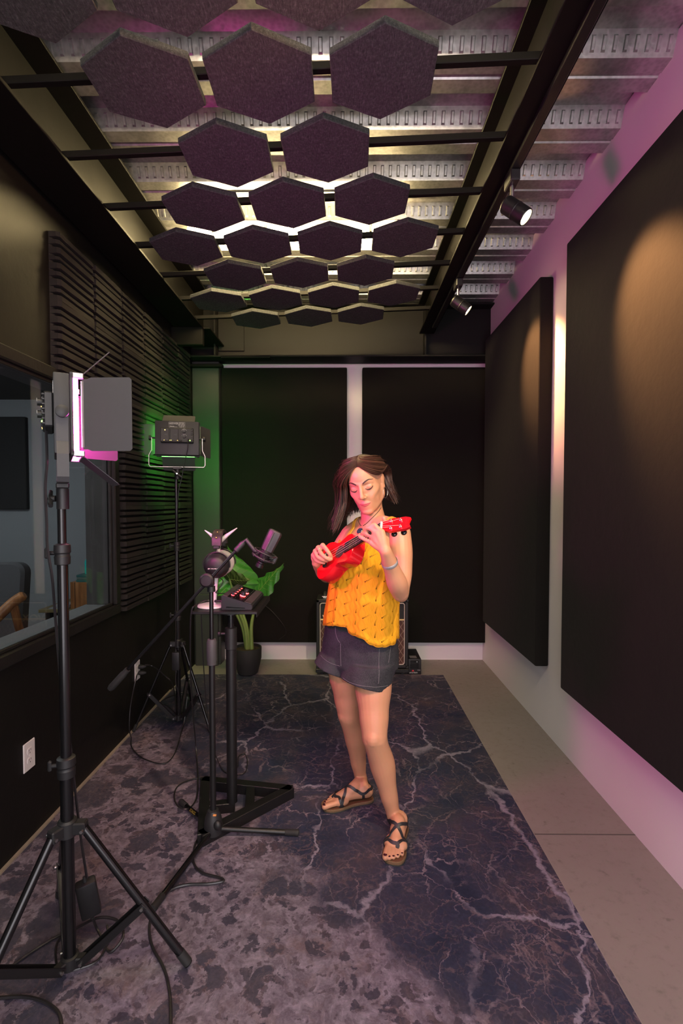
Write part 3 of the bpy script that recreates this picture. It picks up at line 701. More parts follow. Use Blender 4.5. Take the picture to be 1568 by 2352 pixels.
part('boom_tip', MB().tube([hd - bd * .02, hd - bd * .015, hd + bd * .025, hd + bd * .034], [.008, .0125, .012, .007], 14), M['grey_plastic'], boom)
cm = []
# ================================================================== microphone
yM = mp.y - .03
m0, m1 = at(594, 1303, yM), at(634, 1219, yM)
ax = (m1 - m0).normalized(); LM = (m1 - m0).length; ux = ax.cross(V((0, 1, 0))).normalized(); uy = ux.cross(ax)
MM = basis(ux, V((0, 1, 0)) - ax * ax.y, ax); mc = m0
mic = thing('studio_microphone', 'black side-address studio microphone with flat-faced grille hanging over the plant', 'microphone', m0)
def ml(*p): return [(r, z * LM) for r, z in p]
bodym = MB().lathe(ml((.010, 0), (.0165, .005), (.0165, .10), (.0135, .115), (.0135, .15), (.0235, .19), (.025, .22), (.025, .44), (.022, .46)), (0, 0, 0), 28, MM)
part('mic_body', bodym, M['black_metal'], mic)
g = MB(); rows = []
for (z, a, b) in ((.45, .024, .022), (.47, .0265, .024), (.72, .0285, .022), (.95, .029, .019), (.985, .026, .016), (1.0, .020, .010)):
    rows.append([MM @ V((a * (1 if abs(math.cos(t_)) > .6 else .92) * math.cos(t_), b * math.sin(t_) * (1.0 if abs(math.sin(t_)) < .75 else .86), z * LM)) for t_ in [2 * PI * k / 28 for k in range(28)]])
g.grid(rows, True, True)
t = NT('fine black mesh grille'); w_ = t.n.new('ShaderNodeTexVoronoi'); t.l(t.obj(), w_.inputs['Vector']); w_.inputs['Scale'].default_value = 520
t.p(Base_Color=t.ramp(w_.outputs['Distance'], [(.2, (.014, .014, .015)), (.5, (.028, .028, .030))]), Roughness=.45, Metallic=.3); M['grille'] = t.m
part('grille', g, M['grille'], mic, angle=25)
part('grille_bar', MB().tube([MM @ V((.004, -.0215, .46 * LM)), MM @ V((.004, -.0195, .95 * LM))], .0042, 8).tube([MM @ V((0, .0215, .46 * LM)), MM @ V((0, .0195, .95 * LM))], .004, 8), M['grey_metal'], mic)
# shock mount stays with the stand's tip but is its own thing
sm = thing('shock_mount', 'dark wire shock mount cradling the studio microphone on the boom tip', 'shock mount', mp + hd)
o_ = m0 - (mp + hd)
rm = MB().torus(o_ + MM @ V((0, 0, .26 * LM)), .046, .0042, MM, 36, 8).torus(o_ + MM @ V((0, 0, .40 * LM)), .046, .003, MM, 36, 8)
ring = part('outer_ring', rm, M['grey_plastic'], sm)
part('inner_clamp', MB().lathe(ml((.0255, .20), (.028, .205), (.028, .25), (.0255, .255)), o_, 28, MM).lathe(ml((.0255, .36), (.028, .365), (.028, .41), (.0255, .415)), o_, 28, MM), M['grey_plastic'], sm)
el = MB()
for k in range(6):
    a0 = 2 * PI * k / 6 + .3
    for da in (-.26, .26):
        for (za, zb_) in ((.26, .40), (.40, .23)):
            el.tube([o_ + MM @ V((.046 * math.cos(a0), .046 * math.sin(a0), za * LM)), o_ + MM @ V((.028 * math.cos(a0 + da), .028 * math.sin(a0 + da), zb_ * LM))], .0014, 6)
    el.sphere(o_ + MM @ V((.047 * math.cos(a0), .047 * math.sin(a0), .26 * LM)), .0065, 8)
part('elastic_cord', el, M['black_rubber'], sm)
e1 = o_ + MM @ V((-.046, 0, .33 * LM))
part('bracket', MB().tube([bd * .02, bd * .045, V((.030, 0, .004)).lerp(e1, .3), e1], [.010, .0095, .008, .006], 12).box(e1, (.016, .016, .030), .003, MM), M['grey_plastic'], sm)
# ================================================================== desk stand
pz = .93
D0 = atz(533, 1838, .05); dp = V((D0.x, D0.y, 0))
ds = thing('equipment_stand', 'heavy black stand with triangular base and small flat top', 'stand', dp)
ta, tb, tc = atz(664, 1818, .03) - dp, atz(471, 1797, .03) - dp, atz(466, 1922, .03) - dp
bs = MB()
def bar(mb, a, b, w_, h_, z):
    a = V((a.x, a.y, z)); b = V((b.x, b.y, z)); d = (b - a); x = d.normalized(); y = V((-x.y, x.x, 0)); mb.box((a + b) / 2, (d.length + w_ * .6, w_, h_), .002, basis(x, y, V((0, 0, 1))))
for a_, b_ in ((ta, tb), (tb, tc), (tc, ta)): bar(bs, a_, b_, .045, .05, .026)
cen = (ta + tb + tc) / 3; mid1 = tb.lerp(tc, .5); far_ = tc.lerp(ta, .5)
bar(bs, mid1, V((0, 0, 0)), .04, .045, .024); bar(bs, tb.lerp(ta, .55), far_, .04, .045, .024)
part('base_frame', bs, M['black_metal'], ds, smooth=False)
zc0, zc1 = at(532, 1490, dp.y).z, at(532, 1440, dp.y).z
part('lower_column', MB().cyl((0, 0, .045), (0, 0, zc0 + .01), .0235, 28), M['black_metal'], ds)
part('upper_column', MB().cyl((0, 0, zc1 - .01), (0, 0, pz - .012), .0145, 24), M['black_gloss'], ds)
slv = part('column_sleeve', MB().lathe([(.0235, zc0), (.0265, zc0 + .002), (.0265, zc1 - .003), (.0145, zc1)], n=28), M['black_plastic'], ds)
part('sleeve_knob', MB().cyl((-.024, -.004, zc1 - .03), (-.045, -.006, zc1 - .03), .006, 12).lathe([(.005, 0), (.013, .002), (.013, .012), (.006, .016)], (-.043, -.006, zc1 - .03), 16, Ry(-PI / 2)), M['black_plastic'], slv)
t0, t1 = at(441, 1399, 2.14), at(591, 1399, 2.14)
pt = MB().b2((t0.x - dp.x, 2.13 - dp.y, pz - .012), (t1.x - dp.x, 2.50 - dp.y, pz), .002).b2((t1.x - dp.x - .004, 2.13 - dp.y, pz - .024), (t1.x - dp.x, 2.5 - dp.y, pz - .01), .001)
part('top_plate', pt, M['black_metal'], ds)
part('plate_flange', MB().lathe([(.045, pz - .018), (.045, pz - .012)], n=24), M['black_metal'], ds)
# mixer
xm0, xm1, ym0, ym1 = at(508, 1390, 2.17).x, at(580, 1390, 2.17).x, 2.165, 2.46
mx = thing('audio_mixer', 'dark wedge-shaped audio mixer with red-lit knobs on the stand top', 'audio mixer', ((xm0 + xm1) / 2, (ym0 + ym1) / 2, pz))
hx, hy = (xm1 - xm0) / 2, (ym1 - ym0) / 2; zb, zf = .066, .026
side = [(-hx, .0), (hx - .004, .0), (hx, .006), (hx, zf - .006), (hx - .006, zf), (-hx + .006, zb), (-hx, zb - .004)]
Mxz = basis(V((1, 0, 0)), V((0, 0, 1)), V((0, -1, 0)))
part('chassis', MB().prism(side, -hy, hy, Mxz, (0, 0, 0), .003), M['grey_plastic'], mx)
sl = V((2 * hx - .012, 0, zf - zb)); slx = sl.normalized(); sln = slx.cross(V((0, 1, 0))); sln = sln if sln.z > 0 else -sln
def onp(u, v, h=0): return V((-hx + .006, 0, zb)) + slx * (u * sl.length) + V((0, v * hy, 0)) + sln * h
Ms = basis(slx, V((0, 1, 0)), sln)
part('control_face', MB().box(onp(.46, 0, .001), (sl.length * .58, hy * 1.93, .002), .0005, Ms), M['black_gloss'], mx)
part('end_strip', MB().box(onp(.09, 0, .0015), (sl.length * .16, hy * 1.98, .003), .001, Ms).box(onp(.88, 0, .0015), (sl.length * .24, hy * 1.98, .003), .001, Ms), mat('brushed dark strip', (.11, .10, .10), .45, .4, (.08, .075, .075), 60), mx)
M['red_glow'] = emit('red knob glow', (1, .02, .02), 5)
for (u, v) in ((.26, -.62), (.26, -.3), (.26, .0), (.26, .3), (.26, .6)): 
    k = part('knob', MB().lathe([(.0065, .002), (.006, .012), (.0055, .016), (.001, .0162)], onp(u, v), 14, Ms), M['grey_plastic'], mx)
    part('glow_ring', MB().torus(onp(u, v, .0025), .0066, .0010, Ms, 16, 6), M['red_glow'], k)
for (u, v) in ((.55, -.35), (.55, .15)):
    k = part('knob', MB().lathe([(.0115, .002), (.0105, .018), (.010, .021), (.001, .0212)], onp(u, v), 18, Ms), M['grey_plastic'], mx)
    part('glow_ring', MB().torus(onp(u, v, .003), .0118, .0019, Ms, 20, 6), M['red_glow'], k)
pr = MB()
for i in range(9): pr.box(onp(.70, -.8 + i * .2, .0023), (.006, .010, .0003), 0, Ms)
for i in range(7): pr.box(onp(.40, -.8 + i * .26, .0023), (.002, .014, .0003), 0, Ms)
part('printed_marks', pr, M['grey_metal'], mx)
part('side_groove', MB().prism([(-hx * .7, .010), (hx * .55, .007), (hx * .5, .011), (-hx * .65, .016)], hy - .001, hy + .0006, Mxz, (0, 0, 0)), M['black_gloss'], mx)
pl0 = V((xm0 - .001, ym0 + .05, pz + .030))
pg = thing('audio_plug', 'black plug with a pink collar going into the mixer', 'plug', pl0)
part('plug_body', MB().tube([(-.042, 0, 0), (-.038, 0, 0), (-.010, 0, 0)], [.004, .0062, .0062], 12), M['black_plastic'], pg)
part('plug_collar', MB().tube([(-.010, 0, 0), (.002, 0, 0)], .0085, 14), mat('pink collar', (.75, .12, .45), .4), pg)
# headphone stand
hc = at(497, 1297, 2.17) + V((-.05, 1, 0)).normalized() * .072
hs = thing('headphone_stand', 'white headphone stand with oval foot and two curved horns', 'headphone stand', (at(487, 1380, 2.235).x, 2.235, pz))
b0 = hs.location
part('foot', MB().lathe([(.001, 0), (.062, 0), (.066, .004), (.064, .010), (.05, .0135), (.001, .0145)], (0, 0, 0), 40, None, False), M['white_plastic'], hs)
hx_ = hc.x - b0.x
topz_ = at(500, 1240, 2.24).z - pz
part('post', MB().tube(catmull([(hx_ * .3, 0, .012), (hx_ * .5, 0, .1), (hx_ * .8, 0, .22), (hx_, 0, topz_)], 6), [.009] * 12 + [.008] * 6 + [.010], 14), M['white_plastic'], hs)
hl = at(470, 1218, 2.23) - b0; hr = at(544, 1213, 2.20) - b0
hm_ = V((hx_, 0, topz_))
part('horn', MB().tube(catmull([hm_ + V((.0, 0, -.006)), hm_ + V((.015, -.004, .004)), hm_.lerp(hr, .55) + V((0, 0, -.002)), hr], 6), [.0135 * (1 - .85 * (i / 18) ** 1.4) for i in range(19)], 12), M['white_plastic'], hs)
part('horn', MB().tube(catmull([hm_ + V((.0, 0, -.006)), hm_ + V((-.012, 0, .0)), hm_.lerp(hl, .6) + V((0, 0, -.002)), hl], 6), [.0125 * (1 - .85 * (i / 18) ** 1.4) for i in range(19)], 12), M['white_plastic'], hs)
# headphones
hp = thing('headphones', 'black studio headphones with pale ear pads hung upside on the white stand', 'headphones', hc)
ex = V((-.05, 1.0, 0)).normalized(); ey = V((-ex.y, ex.x, 0)); ez = V((0, 0, 1))
HM = basis(ex, ey, ez)                                   # local x = from near cup to far cup
bt = at(500, 1219, 2.22).z - hc.z
for s in (-1, 1):
    c = V((s * .072, 0, -.004)); d = V((s, 0, 0))
    Mc = HM @ basis(V((0, 1, 0)), V((0, 0, 1)), d) if s > 0 else HM @ basis(V((0, -1, 0)), V((0, 0, 1)), d)
    cp = part('ear_cup', MB().lathe([(.053, -.012), (.0565, -.008), (.0565, .002), (.051, .010), (.049, .012), (.047, .021), (.037, .031), (.020, .037), (.001, .038)], HM @ c, 36, Mc, False).lathe([(.001, -.012), (.049, -.012)], HM @ c, 36, Mc, False), M['black_plastic'], hp)
    pdm = MB().torus(HM @ (c - d * .024), .044, .0150, Mc, 36, 12)
    part('ear_pad', pdm, mat('pale grey velour', (.38, .35, .33), .95, 0, (.30, .27, .26), 120, .4, 300), cp)
    if s < 0:
        X_ = (Mc @ V((1, 0, 0))); Y_ = (Mc @ V((0, 1, 0))); Z_ = (Mc @ V((0, 0, 1)))
        part('cup_lettering', MB().text('DT 770 PRO', .0082, basis(X_, Y_, Z_), HM @ c + Z_ * .0370 - Y_ * .010 - X_ * .008, .0018), M['white_print'], cp, smooth=False)
        part('cup_seam', MB().tube([HM @ c + Mc @ V((-.042 + .084 * i / 12, .001, .0195 + .0155 * math.sin(PI * i / 12))) for i in range(13)], .0008, 5), M['black_gloss'], cp)
    yk = MB().torus(HM @ c, .060, .0028, Mc, 24, 8, -.15, PI + .15).tube([HM @ (c + V((0, 0, .060))), HM @ (c + V((-s * .006, 0, .078)))], .004, 8)
    part('yoke', yk, M['black_metal'], cp)
    part('slider', MB().box(HM @ (c + V((-s * .006, 0, .082))), (.018, .030, .016), .003, HM), M['black_plastic'], hp)
bp = [V((-.068, 0, .085))] + [V((-.068 * math.cos(a), 0, .100 + (bt - .100) * math.sin(a))) for a in [PI * i / 14 for i in range(1, 14)]] + [V((.068, 0, .085))]
rows = []
for i, p in enumerate(bp):
    dd = (bp[min(i + 1, len(bp) - 1)] - bp[max(0, i - 1)]).normalized(); nn = V((-dd.z, 0, dd.x))
    rows.append([HM @ (p + V((0, yy, 0)) + nn * h) for (yy, h) in ((-.023, -.006), (-.020, -.010), (.020, -.010), (.023, -.006), (.023, .003), (.019, .006), (-.019, .006), (-.023, .003))])
hbnd = part('headband', MB().grid(rows, True, True), mat('black leatherette', (.022, .016, .017), .45, 0, (.015, .011, .012), 80, .2, 260), hp)
part('rivet', MB().sphere(HM @ (bp[1] + V((-.007, -.0, .01))), .004, 10).sphere(HM @ (bp[4] + V((-.006, 0, .006))), .003, 10), M['brass'], hbnd)
rbm = MB()
for k in range(9):
    i = 9 + k * .5; p = bp[int(i)].lerp(bp[min(int(i) + 1, len(bp) - 1)], i % 1); rbm.box(HM @ (p + V((-.004, 0, -.003))), (.022, .040, .0022), .001, HM)
part('headband_ribs', rbm, M['black_rubber'], hbnd)
# ================================================================== plant
pp = atz(569, 1561, 0.0); py = pp.y + .13; pp = V((at(569, 1540, py).x, py, 0))
pt_ = thing('potted_plant', 'broad-leaved green plant in a round black pot by the back wall', 'plant', pp)
ph = at(569, 1486, py).z; pr0 = (at(601, 1500, py).x - at(538, 1500, py).x) / 2
pot = MB().lathe([(.001, 0), (pr0 * .55, 0), (pr0 * .72, .015), (pr0 * .90, .09), (pr0 * .985, ph * .6), (pr0, ph - .006), (pr0 * .985, ph), (pr0 * .92, ph), (pr0 * .90, ph - .01), (pr0 * .86, ph - .05)], (0, 0, 0), 48, None, False)
part('pot', pot, mat('matt black ceramic', (.016, .016, .016), .75, 0, (.012, .012, .012), 30, .15, 120), pt_)
part('soil', MB().lathe([(.001, ph - .018), (pr0 * .6, ph - .016), (pr0 * .895, ph - .02)], (0, 0, 0), 32, None, False), mat('brown soil', (.06, .032, .016), .95, 0, (.02, .010, .005), 90, 1.0, 120), pt_)
t = NT('leaf green'); P = t.obj(); nz = t.noise(P, 14, 4); t.p(Base_Color=t.mix(nz.outputs[0], (.025, .12, .018), (.05, .19, .03)), Roughness=.35, Subsurface_Weight=.0); M['leaf'] = t.m
M['leaf_dark'] = mat('olive leaf underside', (.05, .075, .016), .5, 0, (.035, .055, .012), 12); M['stem'] = mat('pale green stalk', (.20, .26, .07), .45, 0, (.13, .19, .05), 15)
stm0 = at(572, 1492, py) - pp; stm0.z = ph - .02
def leaf(attach, tip, width, nrm, m, lobe=.28, ripple=.008, droop=.02, stem_pts=None):
    a, b = V(attach), V(tip); ax_ = (b - a); L_ = ax_.length; ax_.normalize(); n_ = V(nrm); n_ = (n_ - ax_ * n_.dot(ax_)).normalized(); sd = n_.cross(ax_)
    rows = []; nl, nw = 30, 20
    for i in range(nl + 1):
        s = i / nl; yv = -lobe + (1 + lobe) * s                        # along the leaf, behind the attachment for the lobes
        q = s
        w_ = width * (math.sin(PI * min(1, q ** .62)) ** .8) * (1 - .25 * q) * 1.15
        row = []
        for k in range(nw + 1):
            x = (k / nw - .5) * 2
            yo = yv + (.18 * lobe * (1 - abs(x)) if yv < 0 else 0) - (0.10 * abs(x) if yv > 0 else 0)
            if yv < 0: yo = yv * (min(1, abs(x) * 1.7)) 
            h = -abs(x) ** 1.3 * .10 * width + ripple * math.sin(abs(x) * 3 + q * 26) * abs(x) - droop * max(0, yv) ** 2
            row.append(a + ax_ * (yo * L_) + sd * (x * w_ / 2 + .004 * math.sin(q * 31) * abs(x)) + n_ * h)
        rows.append(row)
    lf = MB().grid(rows); lb_ = part('leaf', lf, m, pt_, angle=60, fix=False)
    vn = MB(); n_up = n_ * .0012
    i0 = int(round(lobe / (1 + lobe) * nl))
    mid = [rows[i][nw // 2] + n_up for i in range(i0, nl + 1)]
    vn.tube(mid, [.0032 * (1 - .85 * i / (len(mid) - 1)) for i in range(len(mid))], 6)
    for st_ in range(i0 - 3, nl - 3, 3):
        for sg in (-1, 1):
            P_ = []
            for k in range(0, nw // 2):
                rf = min(nl - .01, st_ + k * .55) if st_ >= i0 else max(0, i0 - k * .5); ra_ = int(rf); cc_ = nw // 2 + sg * k
                P_.append(rows[ra_][cc_].lerp(rows[min(nl, ra_ + 1)][cc_], rf - ra_) + n_up)
            vn.tube(P_, [.0014 * (1 - .8 * k / len(P_)) for k in range(len(P_))], 5)
    part('leaf_veins', vn, M['stem'], lb_)
    if stem_pts: part('stalk', MB().tube(catmull(stem_pts + [a], 8), [.019 - .0125 * min(1, i / (8 * len(stem_pts))) for i in range(8 * len(stem_pts) + 1)], 12), M['stem'], pt_)
def pl(u, v, dy=0): return at(u, v, py + dy) - pp
leaf(pl(552, 1346, -.03), pl(522, 1250, .06), .31, (.35, -.9, .25), M['leaf'], .22, .012, .02, [stm0 + V((.0, .01, 0)), pl(566, 1440, -.01), pl(556, 1400, -.02)])
leaf(pl(588, 1366, .0), pl(646, 1292, -.10), .21, (-.35, -.75, .45), M['leaf'], .2, .010, .03, [stm0 + V((.02, 0, 0)), pl(577, 1440, 0), pl(584, 1398, 0)])
leaf(pl(527, 1330, -.12), pl(570, 1338, -.25), .21, (.1, -.9, -.45), M['leaf_dark'], .35, .006, .02, [stm0 + V((-.015, 0, 0)), pl(562, 1440, -.02), pl(545, 1395, -.06)])
leaf(pl(520, 1350, -.05), pl(480, 1385, -.12), .22, (-.2, -.7, .6), M['leaf'], .25, .010, .04, [stm0 + V((-.02, .01, 0)), pl(557, 1440, .0), pl(538, 1400, -.03)])
# ================================================================== amplifier
yA = 3.93; a0, a1 = at(726, 1535, yA), at(938, 1377, yA)
am = thing('guitar_amplifier', 'black guitar amplifier with brown diamond grille cloth behind the woman', 'amplifier', ((a0.x + a1.x) / 2, yA, 0))
AW, z0, z1_ = (a1.x - a0.x), a0.z, a1.z; AH = z1_ - z0; zc = (z0 + z1_) / 2
M['tolex'] = mat('black textured vinyl', (.013, .013, .014), .55, 0, (.009, .009, .010), 90, .3, 420)
cab = MB(); bw = .028
cab.b2((-AW / 2, .02, z0), (AW / 2, .24, z1_), .012, 2).b2((-AW / 2, 0, z0), (-AW / 2 + bw, .03, z1_), .006).b2((AW / 2 - bw, 0, z0), (AW / 2, .03, z1_), .006).b2((-AW / 2, 0, z0), (AW / 2, .03, z0 + bw), .006).b2((-AW / 2, 0, z1_ - bw), (AW / 2, .03, z1_), .006)
part('cabinet', cab, M['tolex'], am)
gw, gz0, gz1 = AW / 2 - bw - .004, z0 + bw + .004, z1_ - bw - .004; zg = at(800, 1424, yA).z
part('upper_cloth', MB().b2((-gw, .012, zg + .008), (gw, .022, gz1)), mat('black grille cloth', (.022, .024, .026), .85, 0, (.014, .016, .017), 300, .4, 600), am)
t = NT('brown diamond cloth'); P = t.obj(); s3 = t.sep(P)
u_ = t.math('ADD', t.math('MULTIPLY', s3[0], 24.0), t.math('MULTIPLY', s3[2], 15.0)); v_ = t.math('SUBTRACT', t.math('MULTIPLY', s3[0], 24.0), t.math('MULTIPLY', s3[2], 15.0))
def ln(x): return t.math('LESS_THAN', t.math('ABSOLUTE', t.math('SUBTRACT', t.math('FRACT', x, 0), .5)), .055)
t.p(Base_Color=t.mix(t.math('MAXIMUM', ln(u_), ln(v_)), t.mix(t.noise(P, 90, 4).outputs[0], (.055, .022, .016), (.085, .036, .026)), (.24, .17, .13)), Roughness=.8); M['diamond'] = t.m
part('grille_cloth', MB().b2((-gw, .012, gz0), (gw, .022, zg - .006)), M['diamond'], am)
part('gold_strip', MB().b2((-gw, .004, zg - .006), (gw, .016, zg + .006), .002), mat('gold strip', (.85, .62, .28), .3, .7), am)
pip = MB(); rp = rect_round(2 * gw, gz1 - gz0, .018); pip.tube([V((x, .004, z + (gz0 + gz1) / 2)) for x, z in rp] + [V((rp[0][0], .004, rp[0][1] + (gz0 + gz1) / 2))], .0038, 8)
part('piping', pip, mat('cream piping', (.58, .50, .45), .5), am)
vx = at(748, 1419, yA)
part('logo_letters', MB().text('VOX', .085, basis(V((1, 0, 0)), V((0, 0, 1)), V((0, -1, 0))), (vx.x - am.location.x + .062, .010, vx.z - .012), .003), mat('pale gold letters', (.75, .62, .42), .35, .3), am, smooth=False)
hx0 = at(738, 1375, yA + .1).x - am.location.x
for hx1 in (hx0 + .03, .0, -hx0 - .03):
    h_ = part('carry_handle', MB().tube(catmull([(hx1 - .0, .05, z1_ + .006), (hx1 + .0, .075, z1_ + .032), (hx1, .13, z1_ + .034), (hx1, .155, z1_ + .006)], 6), .009, 10, True, None, 1.5), M['black_rubber'], am)
    part('handle_end', MB().box((hx1, .045, z1_ + .006), (.034, .022, .012), .003).box((hx1, .16, z1_ + .006), (.034, .022, .012), .003).cyl((hx1 - .02, .045, z1_ + .014), (hx1 + .02, .045, z1_ + .014), .005, 10), M['chrome'], h_)
part('corner_cap', MB().b2((-AW / 2 - .002, -.002, z0 - .002), (-AW / 2 + .02, .03, z0 + .02), .004).b2((AW / 2 - .02, -.002, z0 - .002), (AW / 2 + .002, .03, z0 + .02), .004).b2((AW / 2 - .02, -.002, z1_ - .02), (AW / 2 + .002, .03, z1_ + .002), .004), M['black_plastic'], am)
dl_ = thing('amp_dolly', 'low black dolly on four casters under the guitar amplifier', 'dolly', (am.location.x, yA, 0))
zd = z0 - .001
part('deck_frame', MB().b2((-AW / 2 - .004, -.012, zd - .030), (AW / 2 + .004, .04, zd), .003).b2((-AW / 2 - .004, .2, zd - .03), (AW / 2 + .004, .25, zd), .003).b2((-AW / 2 - .004, .03, zd - .03), (-AW / 2 + .04, .21, zd), .003).b2((AW / 2 - .04, .03, zd - .03), (AW / 2 + .004, .21, zd), .003), M['black_metal'], dl_)
for (sx, yy) in ((-1, .03), (1, .03), (-1, .21), (1, .21)):
    x_ = sx * (AW / 2 - .045); rw = (zd - .03) * .40
    c_ = part('caster', MB().cyl((x_ - .009, yy, rw), (x_ + .009, yy, rw), rw, 24), M['black_rubber'], dl_)
    part('caster_fork', MB().box((x_ + .013 * -sx, yy + .006, rw + .012), (.003, .03, rw * 1.4), .001).box((x_ + .013 * sx, yy + .006, rw + .012), (.003, .03, rw * 1.4), .001).box((x_, yy + .006, zd - .034), (.03, .035, .008), .001), M['steel'], c_)
# power supply
yU = 3.96; u0, u1 = at(937.5, 1553, yU), at(967, 1514, yU)
us = thing('power_supply_box', 'small black power supply box on the floor beside the amplifier', 'power supply', ((u0.x + u1.x) / 2, yU, 0))
uw, uz = u1.x - u0.x, u1.z
part('case', MB().b2((-uw / 2, .012, .004), (uw / 2, .29, uz), .005, 2), M['tolex'], us)
part('front_panel', MB().b2((-uw / 2 - .001, 0, .002), (uw / 2 + .001, .016, uz + .001), .006, 2), M['black_plastic'], us)
part('flap', MB().b2((-uw * .34, -.002, uz * .40), (uw * .30, .003, uz * .74), .002).b2((-uw * .34, -.003, uz * .76), (uw * .30, .003, uz * .92), .002), M['black_gloss'], us)
part('power_button', MB().cyl((uw * .17, -.005, uz * .84), (uw * .17, .0, uz * .84), .006, 14), M['steel'], us)
Mt_ = basis(V((1, 0, 0)), V((0, 0, 1)), V((0, -1, 0)))
part('brand_lettering', MB().text('smartbatt', .017, Mt_, (-uw * .10, -.0005, uz * .15), .0004).text('CS500', .009, Mt_, (uw * .32, -.0005, uz * .30), .0004), M['white_print'], us, smooth=False)
part('brand_mark', MB().prism([(-.010, 0), (.010, 0), (.006, .009), (0, .014), (-.006, .009)], 0, .0006, Mt_, (-uw * .14, -.0002, uz * .22)), mat('red mark', (.65, .03, .04), .5), us)
part('top_label', MB().b2((-uw * .34, .03, uz), (uw * .20, .09, uz + .0006)), mat('grey sticker', (.2, .2, .2), .6), us)
# ================================================================== power bricks and cables
def brick(label, c, size, rot):
    b = thing('power_brick', label, 'power adapter', c, 'light power adapters', rot)
    part('case', MB().box((0, 0, 0), size, .008, None, 2), M['black_plastic'], b); part('strain_relief', MB().tube([(0, 0, size[2] / 2 - .001), (0, 0, size[2] / 2 + .018)], [.006, .004], 10), M['black_rubber'], b); part('strain_relief', MB().tube([(0, 0, -size[2] / 2 + .001), (0, 0, -size[2] / 2 - .018)], [.007, .005], 10), M['black_rubber'], b); return b
bk1 = at(203, 2062, 1.50); brick('black power adapter hanging by the pole of the nearest light stand', bk1, (.058, .034, .125), (.12, -.14, .5))
bk2 = at(404, 1518, 3.02); brick('black power adapter strapped to the far light stand', bk2, (.045, .03, .115), (0, .0, .1))
def fl(u, v, z=.0115): return atz(u, v, z)
cable('light_cable', 'black cable hanging from the magenta light down its stand', [at(106, 990, 1.37), at(108, 1060, 1.36), at(104, 1120, 1.36), at(107, 1200, 1.37), at(109, 1260, 1.375), at(120, 1330, 1.39), at(128, 1430, 1.43), at(143, 1600, 1.45), at(160, 1700, 1.45), at(172, 1810, 1.46), at(185, 1920, 1.48), at(197, 2000, 1.50), at(200, 2022, 1.50)], .0042)
cable('light_cable', 'black cable looping on the mat between the nearest stand legs', [at(213, 2108, 1.50), at(222, 2132, 1.52), fl(234, 2155, .03), fl(240, 2172), fl(256, 2186, .009), fl(283, 2150, .03), fl(270, 2115, .03), fl(226, 2108, .03), fl(175, 2132), fl(130, 2152), fl(60, 2195), fl(0, 2240), fl(-80, 2290)], .0042)
cable('light_cable', 'black cable curving across the mat in front of the nearest stand', [fl(-60, 2300), fl(0, 2292), fl(60, 2290), fl(110, 2305), fl(138, 2335), fl(140, 2400)], .0048)
cable('light_cable', 'black cable ring on the mat behind the nearest stand pole', [fl(246, 2125, .02), fl(248, 2160), fl(225, 2205), fl(180, 2225), fl(140, 2230), fl(128, 2200), fl(134, 2160), fl(170, 2130)], .0035)
cable('microphone_cable', 'long black microphone cable dropping from the table and snaking over the mat', [at(486, 1381, 2.215), at(470, 1379, 2.20), at(450, 1390, 2.12), at(440, 1402, 2.10), at(437, 1450, 2.14), at(438, 1560, 2.30), at(444, 1650, 2.52), at(449, 1705, 2.66), fl(452, 1745), fl(454, 1790), fl(450, 1835), fl(430, 1858, .03), fl(407, 1850, .03), fl(400, 1826), fl(410, 1804), fl(440, 1790), fl(468, 1786)], .0036)
cable('microphone_cable', 'black cable lying along the front leg of the microphone stand', [fl(468, 1922), fl(452, 1930), fl(444, 1960), fl(446, 1985), fl(465, 2005), fl(505, 2016), fl(512, 2024), fl(480, 2030), fl(430, 2032), fl(392, 2044), fl(362, 2072), fl(346, 2110), fl(343, 2145), fl(352, 2180), fl(372, 2215), fl(384, 2250), fl(391, 2300), fl(392, 2390)], .0046)
cable('power_cable', 'thin black cord from the plugged outlet looping over the mat', [atx(317, 1545, XL + .03), at(312, 1560, 2.82), at(300, 1620, 2.80), at(297, 1672, 2.78), fl(301, 1695), fl(302, 1715), fl(322, 1738), fl(350, 1750), fl(372, 1754), fl(388, 1748), fl(402, 1728), fl(413, 1695), fl(418, 1675), at(424, 1650, 3.02), at(430, 1600, 3.05)], .0032)
cable('power_cable', 'black cord from the upper plug to the far light stand', [atx(333, 1527, XL + .05), at(345, 1528, 2.85), at(362, 1537, 2.9), at(380, 1553, 2.95), at(395, 1568, 3.0), fl(400, 1590, .05), fl(405, 1630), fl(404, 1650)], .0032)
cable('light_cable', 'thin black cable running down the pole of the far light stand', [at(432, 1008, 3.01), at(431, 1030, 3.00), at(424, 1062, 3.01), at(418, 1095, 3.02), at(408, 1150, 3.03), at(404, 1300, 3.035), at(404, 1490, 3.02)], .003)
cable('light_cable', 'short black cable under the adapter on the far light stand', [at(404, 1545, 3.02), at(404, 1570, 3.0), at(412, 1603, 3.0), at(414, 1640, 3.03), fl(422, 1650, .02), fl(436, 1610), fl(425, 1590), fl(390, 1600), fl(368, 1614), fl(385, 1622), fl(404, 1640)], .003)
cable('headphone_cable', 'thin black cable hanging behind the equipment stand to the floor', [at(462, 1402, 2.4), at(463, 1440, 2.42), at(468, 1540, 2.45), at(476, 1640, 2.53), at(488, 1710, 2.56), at(499, 1745, 2.58), fl(510, 1766), fl(524, 1776), fl(560, 1776), fl(568, 1750), fl(562, 1732), fl(548, 1738), fl(546, 1762)], .0026)
cable('headphone_cable', 'thin black cable from the headphones to the mixer', [hc + HM @ V((-.08, 0, -.05)), at(512, 1335, 2.2), at(500, 1355, 2.2), at(497, 1362, 2.22), V((xm0 + .002, 2.30, pz + .05))], .0022)
